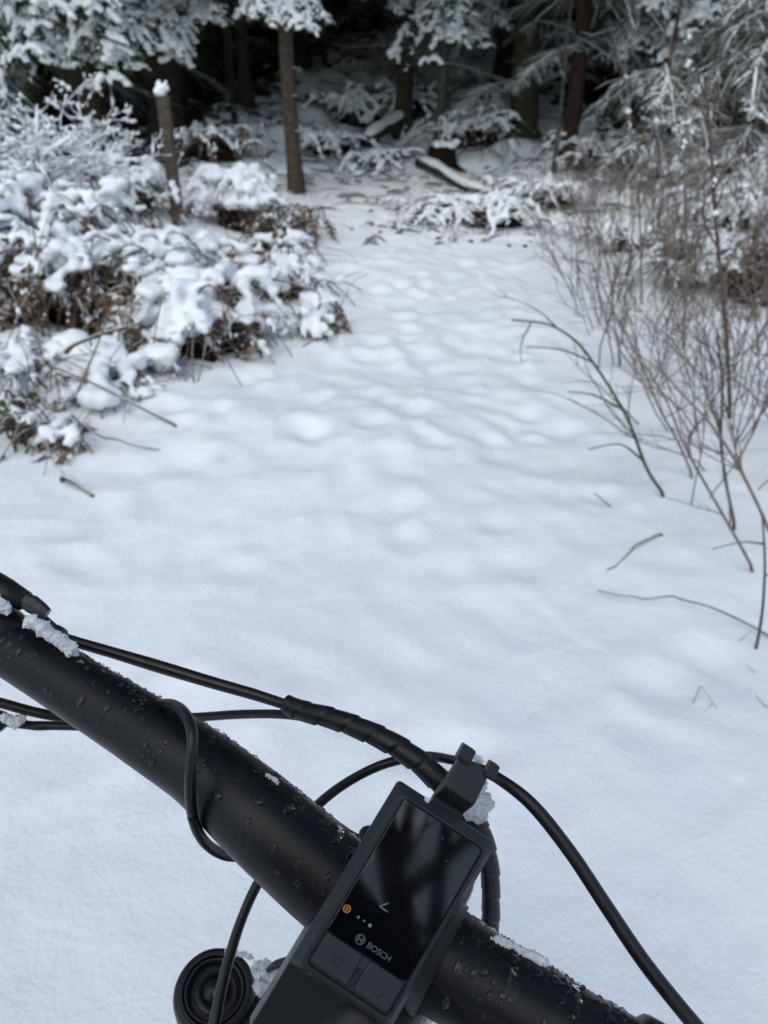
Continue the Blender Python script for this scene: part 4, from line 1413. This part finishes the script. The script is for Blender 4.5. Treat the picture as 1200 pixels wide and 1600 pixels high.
g = loft([(rrect(wx0 + e_, wx1 - e_, ysplit, wy1 - e_, .0012), -.0012), (rrect(wx0 + e_, wx1 - e_, ysplit, wy1 - e_, .0012), -.00075), (rrect(wx0 + 2 * e_, wx1 - 2 * e_, ysplit + e_, wy1 - 2 * e_, .0011), -.00062)])
dpart("screen", g, "screen", disp, smooth=False)
# keys left and right of a slot
slot = dloc(556, 1527)[0]
ky0, ky1 = wy0 + 5 * px, ysplit - 1.5 * px
for a, b_ in ((wx0 + 4 * px, slot - 7 * px), (slot + 7 * px, wx1 - 4 * px)):
    g = loft([(rrect(a, b_, ky0, ky1, .0008), -.0012), (rrect(a, b_, ky0, ky1, .0008), -.0002), (rrect(a + 2 * px, b_ - 2 * px, ky0 + 2 * px, ky1 - 2 * px, .0007), .0001)])
    dpart("button", g, "plastic_button", disp, smooth=False)
g = loft([(rrect(slot - 6 * px, slot + 6 * px, ky1 - 17 * px, ky1, .0007), -.0012), (rrect(slot - 6 * px, slot + 6 * px, ky1 - 17 * px, ky1, .0007), -.0003)])
dpart("button_bridge", g, "plastic_button", disp, smooth=False)
g = loft([(rrect(slot - 2.5 * px, slot + 2.5 * px, ky0 + 2 * px, ky1 - 20 * px, .0005), -.0012), (rrect(slot - 2.5 * px, slot + 2.5 * px, ky0 + 2 * px, ky1 - 20 * px, .0005), -.0007)])
dpart("slot_rib", g, "plastic", disp, smooth=False)

ZS = -.00060


def ring_mb(c, r1, r0, z, a0=0, a1=360, n=28):
    g_ = MB()
    a_ = np.radians(np.linspace(a0, a1, n))
    o_ = np.stack([c[0] + r1 * np.cos(a_), c[1] + r1 * np.sin(a_), np.full(n, z)], 1)
    i_ = np.stack([c[0] + r0 * np.cos(a_), c[1] + r0 * np.sin(a_), np.full(n, z)], 1)
    k_ = np.arange(n - 1)
    g_.add(np.vstack([o_, i_]), np.stack([k_, k_ + 1, k_ + 1 + n, k_ + n], 1))
    return g_


def strip(g_, a, b_, w, z):
    a, b_ = np.asarray(a, float), np.asarray(b_, float)
    d = b_ - a; d /= np.linalg.norm(d); s_ = np.array([-d[1], d[0]]) * w / 2
    q_ = np.array([[*(a - s_), z], [*(b_ - s_), z], [*(b_ + s_), z], [*(a + s_), z]])
    g_.add(q_, [[0, 1, 2, 3]])


# orange round symbol with a small cross
c = dloc(542, 1420, ZS); g = ring_mb(c, 6.3 * px, 4.2 * px, ZS); strip(g, c + [-3.2 * px, 0], c + [3.2 * px, 0], 1.6 * px, ZS); strip(g, c + [0, -3.2 * px], c + [0, 3.2 * px], 1.6 * px, ZS)
dpart("orange_symbol", g, "glow_orange", disp)
for (u, v, rr_, mt) in ((560, 1433, 2.4, "glow_dim"), (569, 1439, 1.9, "glow_dim"), (578, 1446, 2.9, "glow_white")):
    dpart("indicator_dot", ring_mb(dloc(u, v, ZS), rr_ * px, 0.01 * px, ZS, n=14), mt, disp)
g = MB(); strip(g, dloc(593, 1416, ZS), dloc(607, 1411, ZS), 2.4 * px, ZS); strip(g, dloc(593, 1416, ZS), dloc(606, 1425, ZS), 2.4 * px, ZS); dpart("arrow_symbol", g, "glow_dim", disp)
# maker's round emblem and word below the screen
c = dloc(563, 1468, ZS)
g = ring_mb(c, 8 * px, 6.2 * px, ZS)
strip(g, c + [-3.4 * px, -4.4 * px], c + [-3.4 * px, 4.4 * px], 2.2 * px, ZS); strip(g, c + [3.4 * px, -4.4 * px], c + [3.4 * px, 4.4 * px], 2.2 * px, ZS); strip(g, c + [-3.4 * px, 0], c + [3.4 * px, 0], 2.2 * px, ZS)
dpart("emblem", g, "print", disp)


def text_part(name, body, centre, size, ang, mat, parent, z):
    cu = bpy.data.curves.new(name, 'FONT'); cu.body = body; cu.size = size; cu.align_x = 'CENTER'; cu.align_y = 'CENTER'
    cu.extrude = .00002; cu.offset = size * .018; cu.resolution_u = 4
    o_ = bpy.data.objects.new(name, cu); COL.objects.link(o_)
    dg_ = bpy.context.evaluated_depsgraph_get()
    me_ = bpy.data.meshes.new_from_object(o_.evaluated_get(dg_))
    bpy.data.objects.remove(o_); bpy.data.curves.remove(cu)
    me_.transform(Matrix(DM.tolist()) @ Matrix.Translation((centre[0], centre[1], z)) @ Matrix.Rotation(ang, 4, 'Z'))
    me_.materials.clear(); me_.materials.append(M[mat])
    return link_mesh(name, me_, parent)


text_part("lettering", "BOSCH", dloc(592, 1488, ZS), 13 * px, 0, "print", disp, ZS)
c = dloc(527, 1502, .0002)
g = ring_mb(c, 8 * px, 6 * px, .00016, 115, 425); strip(g, c + [0, 2.5 * px], c + [0, 9 * px], 2 * px, .00016); dpart("power_symbol", g, "icon_dark", disp)
c = dloc(593, 1550, .0002)
g = ring_mb(c, 7.5 * px, 5.6 * px, .00016, 150, 390); strip(g, c + [4 * px, 3 * px], c + [8.5 * px, 3 * px], 2 * px, .00016); dpart("button_symbol", g, "icon_dark", disp)

# bracket above the display, with a clip that carries the long hose (display coordinates, along y and z)
def prof(name, outline, x0, x1, mat, parent=None, bevel=.0006):
    o_ = np.asarray(outline, float); n_ = len(o_)
    g_ = MB(); V_ = np.vstack([np.column_stack([np.full(n_, x0), o_]), np.column_stack([np.full(n_, x1), o_])])
    bm = bmesh.new()
    vs_ = [bm.verts.new(v) for v in (DC + V_[:, 0:1] * ex + V_[:, 1:2] * ey + V_[:, 2:3] * ez)]
    bm.faces.new(vs_[:n_]); bm.faces.new(vs_[n_:][::-1])
    for j_ in range(n_):
        bm.faces.new([vs_[j_], vs_[j_ + n_], vs_[(j_ + 1) % n_ + n_], vs_[(j_ + 1) % n_]])
    bmesh.ops.recalc_face_normals(bm, faces=bm.faces)
    me_ = bpy.data.meshes.new(name); bm.to_mesh(me_); bm.free(); me_.materials.append(M[mat])
    o2 = link_mesh(name, me_, parent or bike)
    b2 = o2.modifiers.new("bevel", 'BEVEL'); b2.width = bevel; b2.segments = 3; b2.limit_method = 'ANGLE'
    return o2


y0 = 150 * px
bx0, bx1 = dloc(690, 1238, -.004)[0], dloc(740, 1262, -.004)[0]
mount = prof("display_mount", [(y0 - .002, -.0115), (y0 + .004, -.0115), (y0 + .0095, -.0045), (y0 + .0215, -.0085), (y0 + .0215, -.0115), (y0 + .012, -.0135), (y0 + .004, -.0165), (y0 - .006, -.0165)], bx0, bx1, "plastic")
for a, b_ in ((bx0 - .0012, bx0 + .0042), (bx1 - .0020, bx1 + .0020)):
    prof("clip_lug", [(y0 + .0195, -.0125), (y0 + .0195, -.0068), (y0 + .0215, -.0058), (y0 + .0255, -.0075), (y0 + .0255, -.0135)], a, b_, "plastic", mount, .0007)
g = loft([(rrect(-W2 * .80, W2 * .80, -L2 - .030, -L2 * .3, .004), -.034), (rrect(-W2 * .93, W2 * .90, -L2 - .034, -L2 * .3, .004), -.026), (rrect(-W2 * .93, W2 * .90, -L2 - .032, -L2 * .3, .004), -.0132)])
dpart("display_holder", g, "black", smooth=False, bevel=.0008)
# arm from the bar to the display
g = MB(); c_, r_, al_, to_, ac_ = bar_frame(bar_t(640))
g.tube([c_ + ac_ * .0 - al_ * .012, c_ + al_ * .014], [r_ * 1.12, r_ * 1.12], 32); part("mount_collar", g, "black")
g = MB(); g.tube([c_ + ac_ * r_ * .8, c_ + ac_ * (r_ + .006) + to_ * .008, DC + ey * y0 * .9 - ez * .0135], [.007, .0065, .006], 10); part("mount_arm", g, "black")

# stem, steerer, fork, wheel and head of the frame
SC = BC - FW2 * .045
g = MB(); g.tube([BC - FW2 * .002 + SV * .012, BC - FW2 * .03 + SV * .016, SC + SV * .02], [.0190, .018, .019], 20, up=SV); part("stem", g, "black")
g = MB(); g.tube([SC + SV * .006, SC + SV * .03, SC + SV * .05], [.016, .019, .021], 24, up=nrm); part("steerer_clamp", g, "black")
g = MB(); g.tube([SC + SV * .05, SC + SV * .17], [.026, .029], 28, up=nrm); part("head_tube", g, "bar")
CAPC = P(335, 1548, .44)
leg_off = CAPC - SC
ln_, ls_, lf_ = leg_off @ nrm, leg_off @ SV, leg_off @ FW2
for sg in (1, -1):
    top_ = SC + nrm * ln_ * sg + SV * ls_ + FW2 * lf_
    rc = 64 * .44 / F_PX
    g = MB()
    g.tube([top_ + SV * .004, top_ + SV * .007, top_ + SV * .05, top_ + SV * .075], [rc * .97, rc, rc, rc * .8], 40, up=nrm)
    crown_leg = part("fork_crown", g, "anod") if sg == 1 else part("fork_crown", g, "anod")
    # stepped top cap with a dished middle and a knob
    prf = [(.975, .0065), (.965, .002), (.94, .0), (.80, -.0012), (.77, .0), (.76, .002), (.72, .002), (.71, -.0008), (.66, -.0012), (.63, .0006), (.60, .0030), (.34, .0026), (.30, .0008), (.26, -.0012), (.12, -.0024), (.0, -.0026)]
    n_ = 44; V_ = []; a_ = np.arange(n_) / n_ * 2 * pi
    for (q_, z_) in prf:
        V_.append(top_ + SV * z_ * 1.4 + rc * max(q_, .004) * (np.cos(a_)[:, None] * nrm + np.sin(a_)[:, None] * FW2))
    V_ = np.vstack(V_); i_ = np.arange(len(prf) - 1)[:, None] * n_; j_ = np.arange(n_)[None]
    g = MB(); g.add(V_, np.stack([i_ + j_, i_ + (j_ + 1) % n_, i_ + n_ + (j_ + 1) % n_, i_ + n_ + j_], -1).reshape(-1, 4)); cap_o = part("fork_cap", g, "black", crown_leg)
    g = MB()
    for an in (.5, 2.2, 3.9, 5.4):                           # curved marks round the adjuster
        aa = np.linspace(an, an + .9, 8)
        g.tube(top_ + SV * .0032 + rc * .52 * (np.cos(aa)[:, None] * nrm + np.sin(aa)[:, None] * FW2), .0006, 6)
    part("adjuster_marks", g, "plastic_button", crown_leg)
    aa = np.linspace(0, 2 * pi, 49)
    for q_, w_ in ((.785, .0007), (.69, .0005)):
        g = MB(); g.tube(top_ + SV * -.0012 + rc * q_ * (np.cos(aa)[:, None] * nrm + np.sin(aa)[:, None] * FW2), w_, 8, up=SV)
        part("cap_ring", g, "plastic", crown_leg)
    g = MB(); g.tube([top_ - SV * .0028 - nrm * rc * .25, top_ - SV * .0032 + nrm * rc * .02], [.0042, .0036], 10); part("adjuster_knob", g, "anod", crown_leg)
    g = MB(); g.tube([top_ + SV * .06, top_ + SV * .30], [.0175, .0175], 20, up=nrm); part("fork_stanchion", g, "anod")
    g = MB(); g.tube([top_ + SV * .24, top_ + SV * .27, top_ + SV * .5, top_ + SV * .56], [.022, .024, .021, .015], 20, up=nrm); part("fork_leg", g, "black")
g = MB()
L_, R_ = SC + nrm * ln_ + SV * (ls_ + .03) + FW2 * lf_, SC - nrm * ln_ + SV * (ls_ + .03) + FW2 * lf_
g.tube([L_, L_ * .75 + R_ * .25 - SV * .006, (L_ + R_) / 2 - SV * .012, L_ * .25 + R_ * .75 - SV * .006, R_], [.021, .025, .029, .025, .021], 20, up=SV, squash=1)
part("crown_bridge", g, "anod")
AX = BC - FW2 * .045 + SV * .72 + FW2 * .03
def wheel_ring(rad, w, prof_n=14, seg=72, mat="tyre", name="tyre", squash=1.0, parent=None):
    a_ = np.arange(seg) / seg * 2 * pi; b2 = np.arange(prof_n) / prof_n * 2 * pi
    V_ = []
    for t_ in a_:
        d_ = cos(t_) * FW2 + sin(t_) * SV
        V_.append(AX + d_ * rad + w * (np.cos(b2)[:, None] * d_ * squash + np.sin(b2)[:, None] * nrm))
    V_ = np.vstack(V_); i_ = np.arange(seg)[:, None]; j_ = np.arange(prof_n)[None]
    g_ = MB(); g_.add(V_, np.stack([i_ * prof_n + j_, i_ * prof_n + (j_ + 1) % prof_n, ((i_ + 1) % seg) * prof_n + (j_ + 1) % prof_n, ((i_ + 1) % seg) * prof_n + j_], -1).reshape(-1, 4))
    return part(name, g_, mat, parent or bike)
tyre = wheel_ring(.318, .026)
wheel_ring(.285, .013, mat="anod", name="rim", parent=tyre)
g = MB(); g.tube([AX - nrm * .06, AX + nrm * .06], [.018, .018], 14, up=SV)
for k in range(28):
    a_ = k / 28 * 2 * pi; d_ = cos(a_) * FW2 + sin(a_) * SV
    g.tube([AX + nrm * .028 * (1 if k % 2 else -1), AX + d_ * .28], [.001, .001], 4, up=nrm)
part("spokes", g, "anod", tyre)
HB = SC + SV * .15
g = MB(); g.tube([HB, HB - FW2 * .25 + SV * .22, HB - FW2 * .42 + SV * .42], [.03, .032, .036], 20, up=nrm); part("down_tube", g, "bar")
g = MB(); g.tube([SC + SV * .07, SC + SV * .10 - FW2 * .45], [.02, .018], 18, up=nrm); part("top_tube", g, "bar")

# snow caught on the bicycle
OCT = (np.array([[1, 0, 0], [-1, 0, 0], [0, 1, 0], [0, -1, 0], [0, 0, 1], [0, 0, -1]], float), np.array([[0, 2, 4], [2, 1, 4], [1, 3, 4], [3, 0, 4], [2, 0, 5], [1, 2, 5], [3, 1, 5], [0, 3, 5]]))


def bike_snow(pts, n, rr, seed, name="snow_patch", vox=.0011, amp=.0012):
    r_ = np.random.default_rng(seed); g_ = MB()
    P_ = np.array([P(*q) for q in pts])
    for k in range(n):
        t_ = r_.uniform(0, len(P_) - 1); i_ = min(int(t_), len(P_) - 2); c_ = P_[i_] + (P_[i_ + 1] - P_[i_]) * (t_ - i_)
        off = r_.normal(0, rr * .42, 3); q_ = min(1, np.linalg.norm(off) / (rr * 1.25))
        blob(g_, c_ + off, rr * (.62 - .42 * q_) * r_.uniform(.75, 1.15))
    o_ = remeshed(name, g_, vox, M["snow_clump"], None, 2, amp * .3, 1500)
    me_ = o_.data; nv = len(me_.vertices)
    co_ = np.empty(nv * 3, np.float32); me_.vertices.foreach_get("co", co_); co_ = co_.reshape(-1, 3).astype(float)
    no_ = np.empty(nv * 3, np.float32); me_.vertices.foreach_get("normal", no_); no_ = no_.reshape(-1, 3)
    me_.calc_loop_triangles()
    tr_ = np.empty(len(me_.loop_triangles) * 3, np.int32); me_.loop_triangles.foreach_get("vertices", tr_)
    out = MB(); out.add(co_, T=tr_.reshape(-1, 3))
    n_g = int(min(5200, nv * .9))
    for q in r_.integers(0, nv, n_g):
        sz = rr * r_.uniform(.02, .075) + .00012
        A_ = r_.normal(0, 1, (3, 3)); A_, _ = np.linalg.qr(A_)
        V_ = OCT[0] * (sz * r_.uniform(.4, 1.5, 3))
        out.add(V_ @ A_ + co_[q] + no_[q] * sz * r_.uniform(-.2, .9), T=OCT[1])
    bpy.data.objects.remove(o_)
    return out.build(name, M["snow_clump"], bike, smooth=False)


bike_snow([(44, 968, .337), (66, 982, .336), (90, 998, .3375), (116, 1020, .339)], 170, .0036, 1)
bike_snow([(-4, 930, .352), (10, 946, .348), (0, 954, .345)], 50, .0036, 2)
bike_snow([(4, 1122, .393), (20, 1128, .393), (34, 1122, .395), (18, 1136, .394)], 90, .0032, 3)
bike_snow([(734, 1266, .322), (750, 1258, .322), (762, 1256, .324), (745, 1276, .322), (757, 1246, .324)], 170, .0040, 4)
bike_snow([(738, 1180, .2965), (752, 1188, .296), (746, 1186, .294)], 50, .0015, 5, vox=.0006, amp=.0006)
bike_snow([(755, 1215, .303), (760, 1226, .304), (750, 1238, .304)], 36, .0015, 6, vox=.0006, amp=.0006)
bike_snow([(772, 1464, .276), (805, 1480, .274), (835, 1494, .272), (855, 1505, .271)], 130, .0019, 7, vox=.0007, amp=.0008)
bike_snow([(415, 1211, .304), (428, 1217, .303), (436, 1223, .303)], 30, .0012, 8, vox=.0005, amp=.0007)
bike_snow([(395, 1495, .435), (372, 1490, .435), (352, 1487, .435)], 70, .0022, 9, vox=.0008)
bike_snow([(402, 1516, .425), (430, 1522, .42), (460, 1526, .415), (430, 1545, .425), (405, 1535, .43), (455, 1555, .42), (430, 1585, .425)], 300, .0056, 10, vox=.0011, amp=.002)
bike_snow([(690, 1560, .30), (668, 1590, .31), (655, 1600, .315)], 60, .003, 11)
bike_snow([(672, 1252, .2735), (664, 1247, .2735)], 16, .0010, 12, vox=.0004, amp=.0004)

# thin rime and beads along the top edge of bar and hoses
r = np.random.default_rng(8)
g = MB(); gi = MB()
for k in range(620):
    t = r.uniform(bar_t(40), bar_t(960)); c_, rad, al, to, ac = bar_frame(t)
    an = radians(r.normal(78, 9))
    d = cos(an) * to + sin(an) * ac
    s_ = .00025 + .0008 * r.random() ** 2
    (blob(g, c_ + d * rad, s_, sq=(1, 1, 1)) if r.random() < .9 else blob(gi, c_ + d * (rad + s_ * .3), s_ * .8))
# beads on the camera side of the bar, some run down into short trails
for k in range(400):
    t = r.uniform(bar_t(20), bar_t(960)); c_, rad, al, to, ac = bar_frame(t)
    an = radians(r.uniform(-35, 72) if r.random() < .8 else r.uniform(40, 75))
    s_ = .0004 + .0013 * r.random() ** 2.6
    d = cos(an) * to + sin(an) * ac; tang = -sin(an) * to + cos(an) * ac
    B = np.stack([al, tang, d], 1)
    V = ICO3[0] * [s_, s_ * r.uniform(1, 1.7), s_ * r.uniform(.5, .75)]
    V = V * (1 + .18 * noise(V[:, 0] / s_ * 1.1 + k, V[:, 1] / s_ * 1.1))[:, None]
    g.add(V @ B.T + c_ + d * rad, T=ICO3[1])
for k in range(9):                                            # a few drops have run and left a crooked trail
    t = r.uniform(bar_t(60), bar_t(940)); c_, rad, al, to, ac = bar_frame(t)
    an = np.radians(r.uniform(25, 60)) + np.linspace(0, r.uniform(.12, .3), 9)
    pth = np.array([c_ + (cos(q) * to + sin(q) * ac) * rad + al * .0011 * sin(i * .8 + k) for i, q in enumerate(an)])
    g.tube(spline(pth, 3), np.linspace(.00075, .0003, 25), 10, squash=.8)
gd = MB()
for k in range(46):                                           # drops on the display's chamfers and glass
    if k < 34:
        sd_ = r.integers(0, 4); w_ = r.uniform(-1, 1)
        X_ = np.array([[-W2 + fi * .5, w_ * L2 * .9], [W2 - fi * .5, w_ * L2 * .9], [w_ * W2 * .9, L2 - fi * .5], [w_ * W2 * .9, -L2 + fi * .5]][sd_]); z_ = -.002
    else:
        X_ = np.array([r.uniform(wx0, wx1), r.uniform(wy1 - .012, wy1 - .001)]); z_ = -.0006
    s_ = r.uniform(.00022, .0006)
    c_ = DC + ex * X_[0] + ey * X_[1] + ez * z_
    gd.add((ICO2[0] * [s_, s_, s_ * .55]) @ np.stack([ex, ey, ez]) + c_, T=ICO2[1])
part("water_droplets", gd, "water", disp, kind="stuff")
part("water_droplets", g, "water", bar_o, kind="stuff")
part("rime", gi, "snow_clump", bar_o, kind="stuff")
# printed position marks on the bar
g = MB()
for (u0, u1, n_, a0, a1) in ((308, 352, 14, 26, 40), (362, 388, 9, 22, 36), (412, 520, 34, 38, 56), (780, 796, 5, 0, 22)):
    for t in np.linspace(bar_t(u0), bar_t(u1), n_):
        c_, rad, al, to, ac = bar_frame(t)
        aa = np.radians(np.linspace(a0, a1, 5))
        pp = c_ + (rad + .00006) * (np.cos(aa)[:, None] * to + np.sin(aa)[:, None] * ac)
        g.add(np.vstack([pp - al * .0003, pp + al * .0003]), [[i_, i_ + 1, i_ + 6, i_ + 5] for i_ in range(4)])
part("position_marks", g, "black", bar_o, kind="stuff")

# ------------------------------------------------------------------ the rider and the trees behind, mirrored in the display
def skinned(name, verts, edges, radii, mat, parent, root=0, sub=2):
    me_ = bpy.data.meshes.new(name); me_.from_pydata([tuple(v) for v in verts], edges, [])
    o_ = bpy.data.objects.new(name, me_); COL.objects.link(o_)
    md = o_.modifiers.new("skin", 'SKIN'); md.use_smooth_shade = True
    for i_, r_ in enumerate(radii):
        sv_ = me_.skin_vertices[0].data[i_]; sv_.radius = (r_, r_) if np.isscalar(r_) else r_; sv_.use_root = (i_ == root)
    o_.modifiers.new("sub", 'SUBSURF').levels = sub; o_.modifiers["sub"].render_levels = sub
    me_.materials.append(M[mat]); o_.parent = parent
    return o_


M["jacket"] = mat_plain("dark_jacket", (.006, .0065, .009), (.014, .015, .02), 60, .75, .3, .3, .002)
M["skin"] = mat_plain("skin", (.33, .19, .14), (.40, .24, .18), 60, .55, .4, .1, .001)
rider = thing("person", "rider in a dark jacket and hat standing over the bicycle, holding a phone", "person", (-.27, -.46, 0))
jo = [(0, -.02, .95), (0, .02, 1.12), (0, .05, 1.30), (0, .07, 1.44), (0, .09, 1.52),
      (.17, .05, 1.40), (.33, .12, 1.16), (.47, .42, 1.03), (-.17, .05, 1.40), (-.12, .18, 1.14), (.16, .37, 1.27),
      (.10, -.02, .88), (.15, .05, .48), (.17, -.02, .10), (.18, .14, .05), (-.10, -.02, .88), (-.15, .05, .48), (-.17, -.02, .10), (-.18, .14, .05)]
ed = [(0, 1), (1, 2), (2, 3), (3, 4), (3, 5), (5, 6), (6, 7), (3, 8), (8, 9), (9, 10), (0, 11), (11, 12), (12, 13), (13, 14), (0, 15), (15, 16), (16, 17), (17, 18)]
ra = [(.155, .115), (.15, .11), (.17, .12), (.10, .085), .06, .075, .058, .04, .075, .058, .04, .095, .07, .055, .045, .095, .07, .055, .045]
skinned("body", jo, ed, ra, "jacket", rider)
hv = [(0, .10, 1.52), (0, .11, 1.58), (0, .125, 1.65), (0, .11, 1.73), (0, .19, 1.60), (0, .225, 1.645)]
skinned("head", hv, [(0, 1), (1, 2), (2, 3), (1, 4), (2, 5)], [.055, (.07, .08), (.078, .095), .06, .03, .012], "skin", rider)
g = MB(); V = ICO3[0] * [.092, .112, .085] + [0, .11, 1.70]; V[:, 2] = np.maximum(V[:, 2], 1.675); g.add(V, T=ICO3[1]); g.build("hat", M["jacket"], rider)
for w, tgt, side in (((.16, .37, 1.27), (.215, .425, 1.30), 1), ((.47, .42, 1.03), (.50, .50, 1.015), -1)):
    w, tgt = np.array(w), np.array(tgt)
    dirn = (tgt - w) / np.linalg.norm(tgt - w); sdv = np.cross(dirn, [0, 0, 1.0]); sdv /= np.linalg.norm(sdv)
    hvv, hee, hrr = [w, w * .3 + tgt * .7], [(0, 1)], [.027, .033]
    for q in range(4):
        k = len(hvv); b0 = w * .3 + tgt * .7 + np.array([0, 0, 1.0]) * .016 * (1.5 - q) + dirn * .02
        l_ = (.045, .052, .05, .04)[q]
        hvv += [b0, b0 + dirn * l_ * .6, b0 + dirn * l_ * .75 + sdv * side * l_ * .6]
        hee += [(1, k), (k, k + 1), (k + 1, k + 2)]; hrr += [.011, .0095, .008]
    k = len(hvv); hvv += [w * .5 + tgt * .5 + sdv * side * .022 + np.array([0, 0, .012]), tgt + sdv * side * .03 + np.array([0, 0, .02])]; hee += [(1, k), (k, k + 1)]; hrr += [.012, .009]
    skinned("hand", hvv, hee, hrr, "skin", rider, sub=1)
phone = thing("smartphone", "black phone held upright in the rider's hands", "phone", (0, 0, 0))
g = MB(); Mx = np.array(cam.matrix_basis)
Mp = Matrix.Translation((0, 0, CAM_H)) @ Matrix.Rotation(pi / 2 - PITCH, 4, 'X') @ Matrix.Translation((-.024, -.050, .018))
g.box(Mp, .072, .147, .008); o = g.build("phone_body", M["black"], phone, smooth=False)
b_ = o.modifiers.new("bevel", 'BEVEL'); b_.width = .003; b_.segments = 3
r = np.random.default_rng(123)
for (x, y, H, lx, ly, lab) in ((1.0, -4.2, 7.5, -.12, .1, "bare broadleaf tree behind the rider, leaning over the path"), (-1.9, -6.0, 9, .05, .08, "tall bare broadleaf tree farther behind the rider"), (2.6, -7.5, 9, -.08, 0, "bare broadleaf tree by the path far behind the rider"), (.35, -5.4, 8, .03, .05, "slim bare broadleaf tree on the path verge behind the rider"), (1.6, -3.4, 6, -.2, .02, "small crooked broadleaf tree close behind the rider")):
    t = thing("broadleaf_tree", lab, "tree", (x, y, gz(x, y)))
    stem_mb(r, (0, 0, -.1), (lx, ly, 1), H, .11, 3, .05, 0, 12).build("trunk", M["bark"], t)
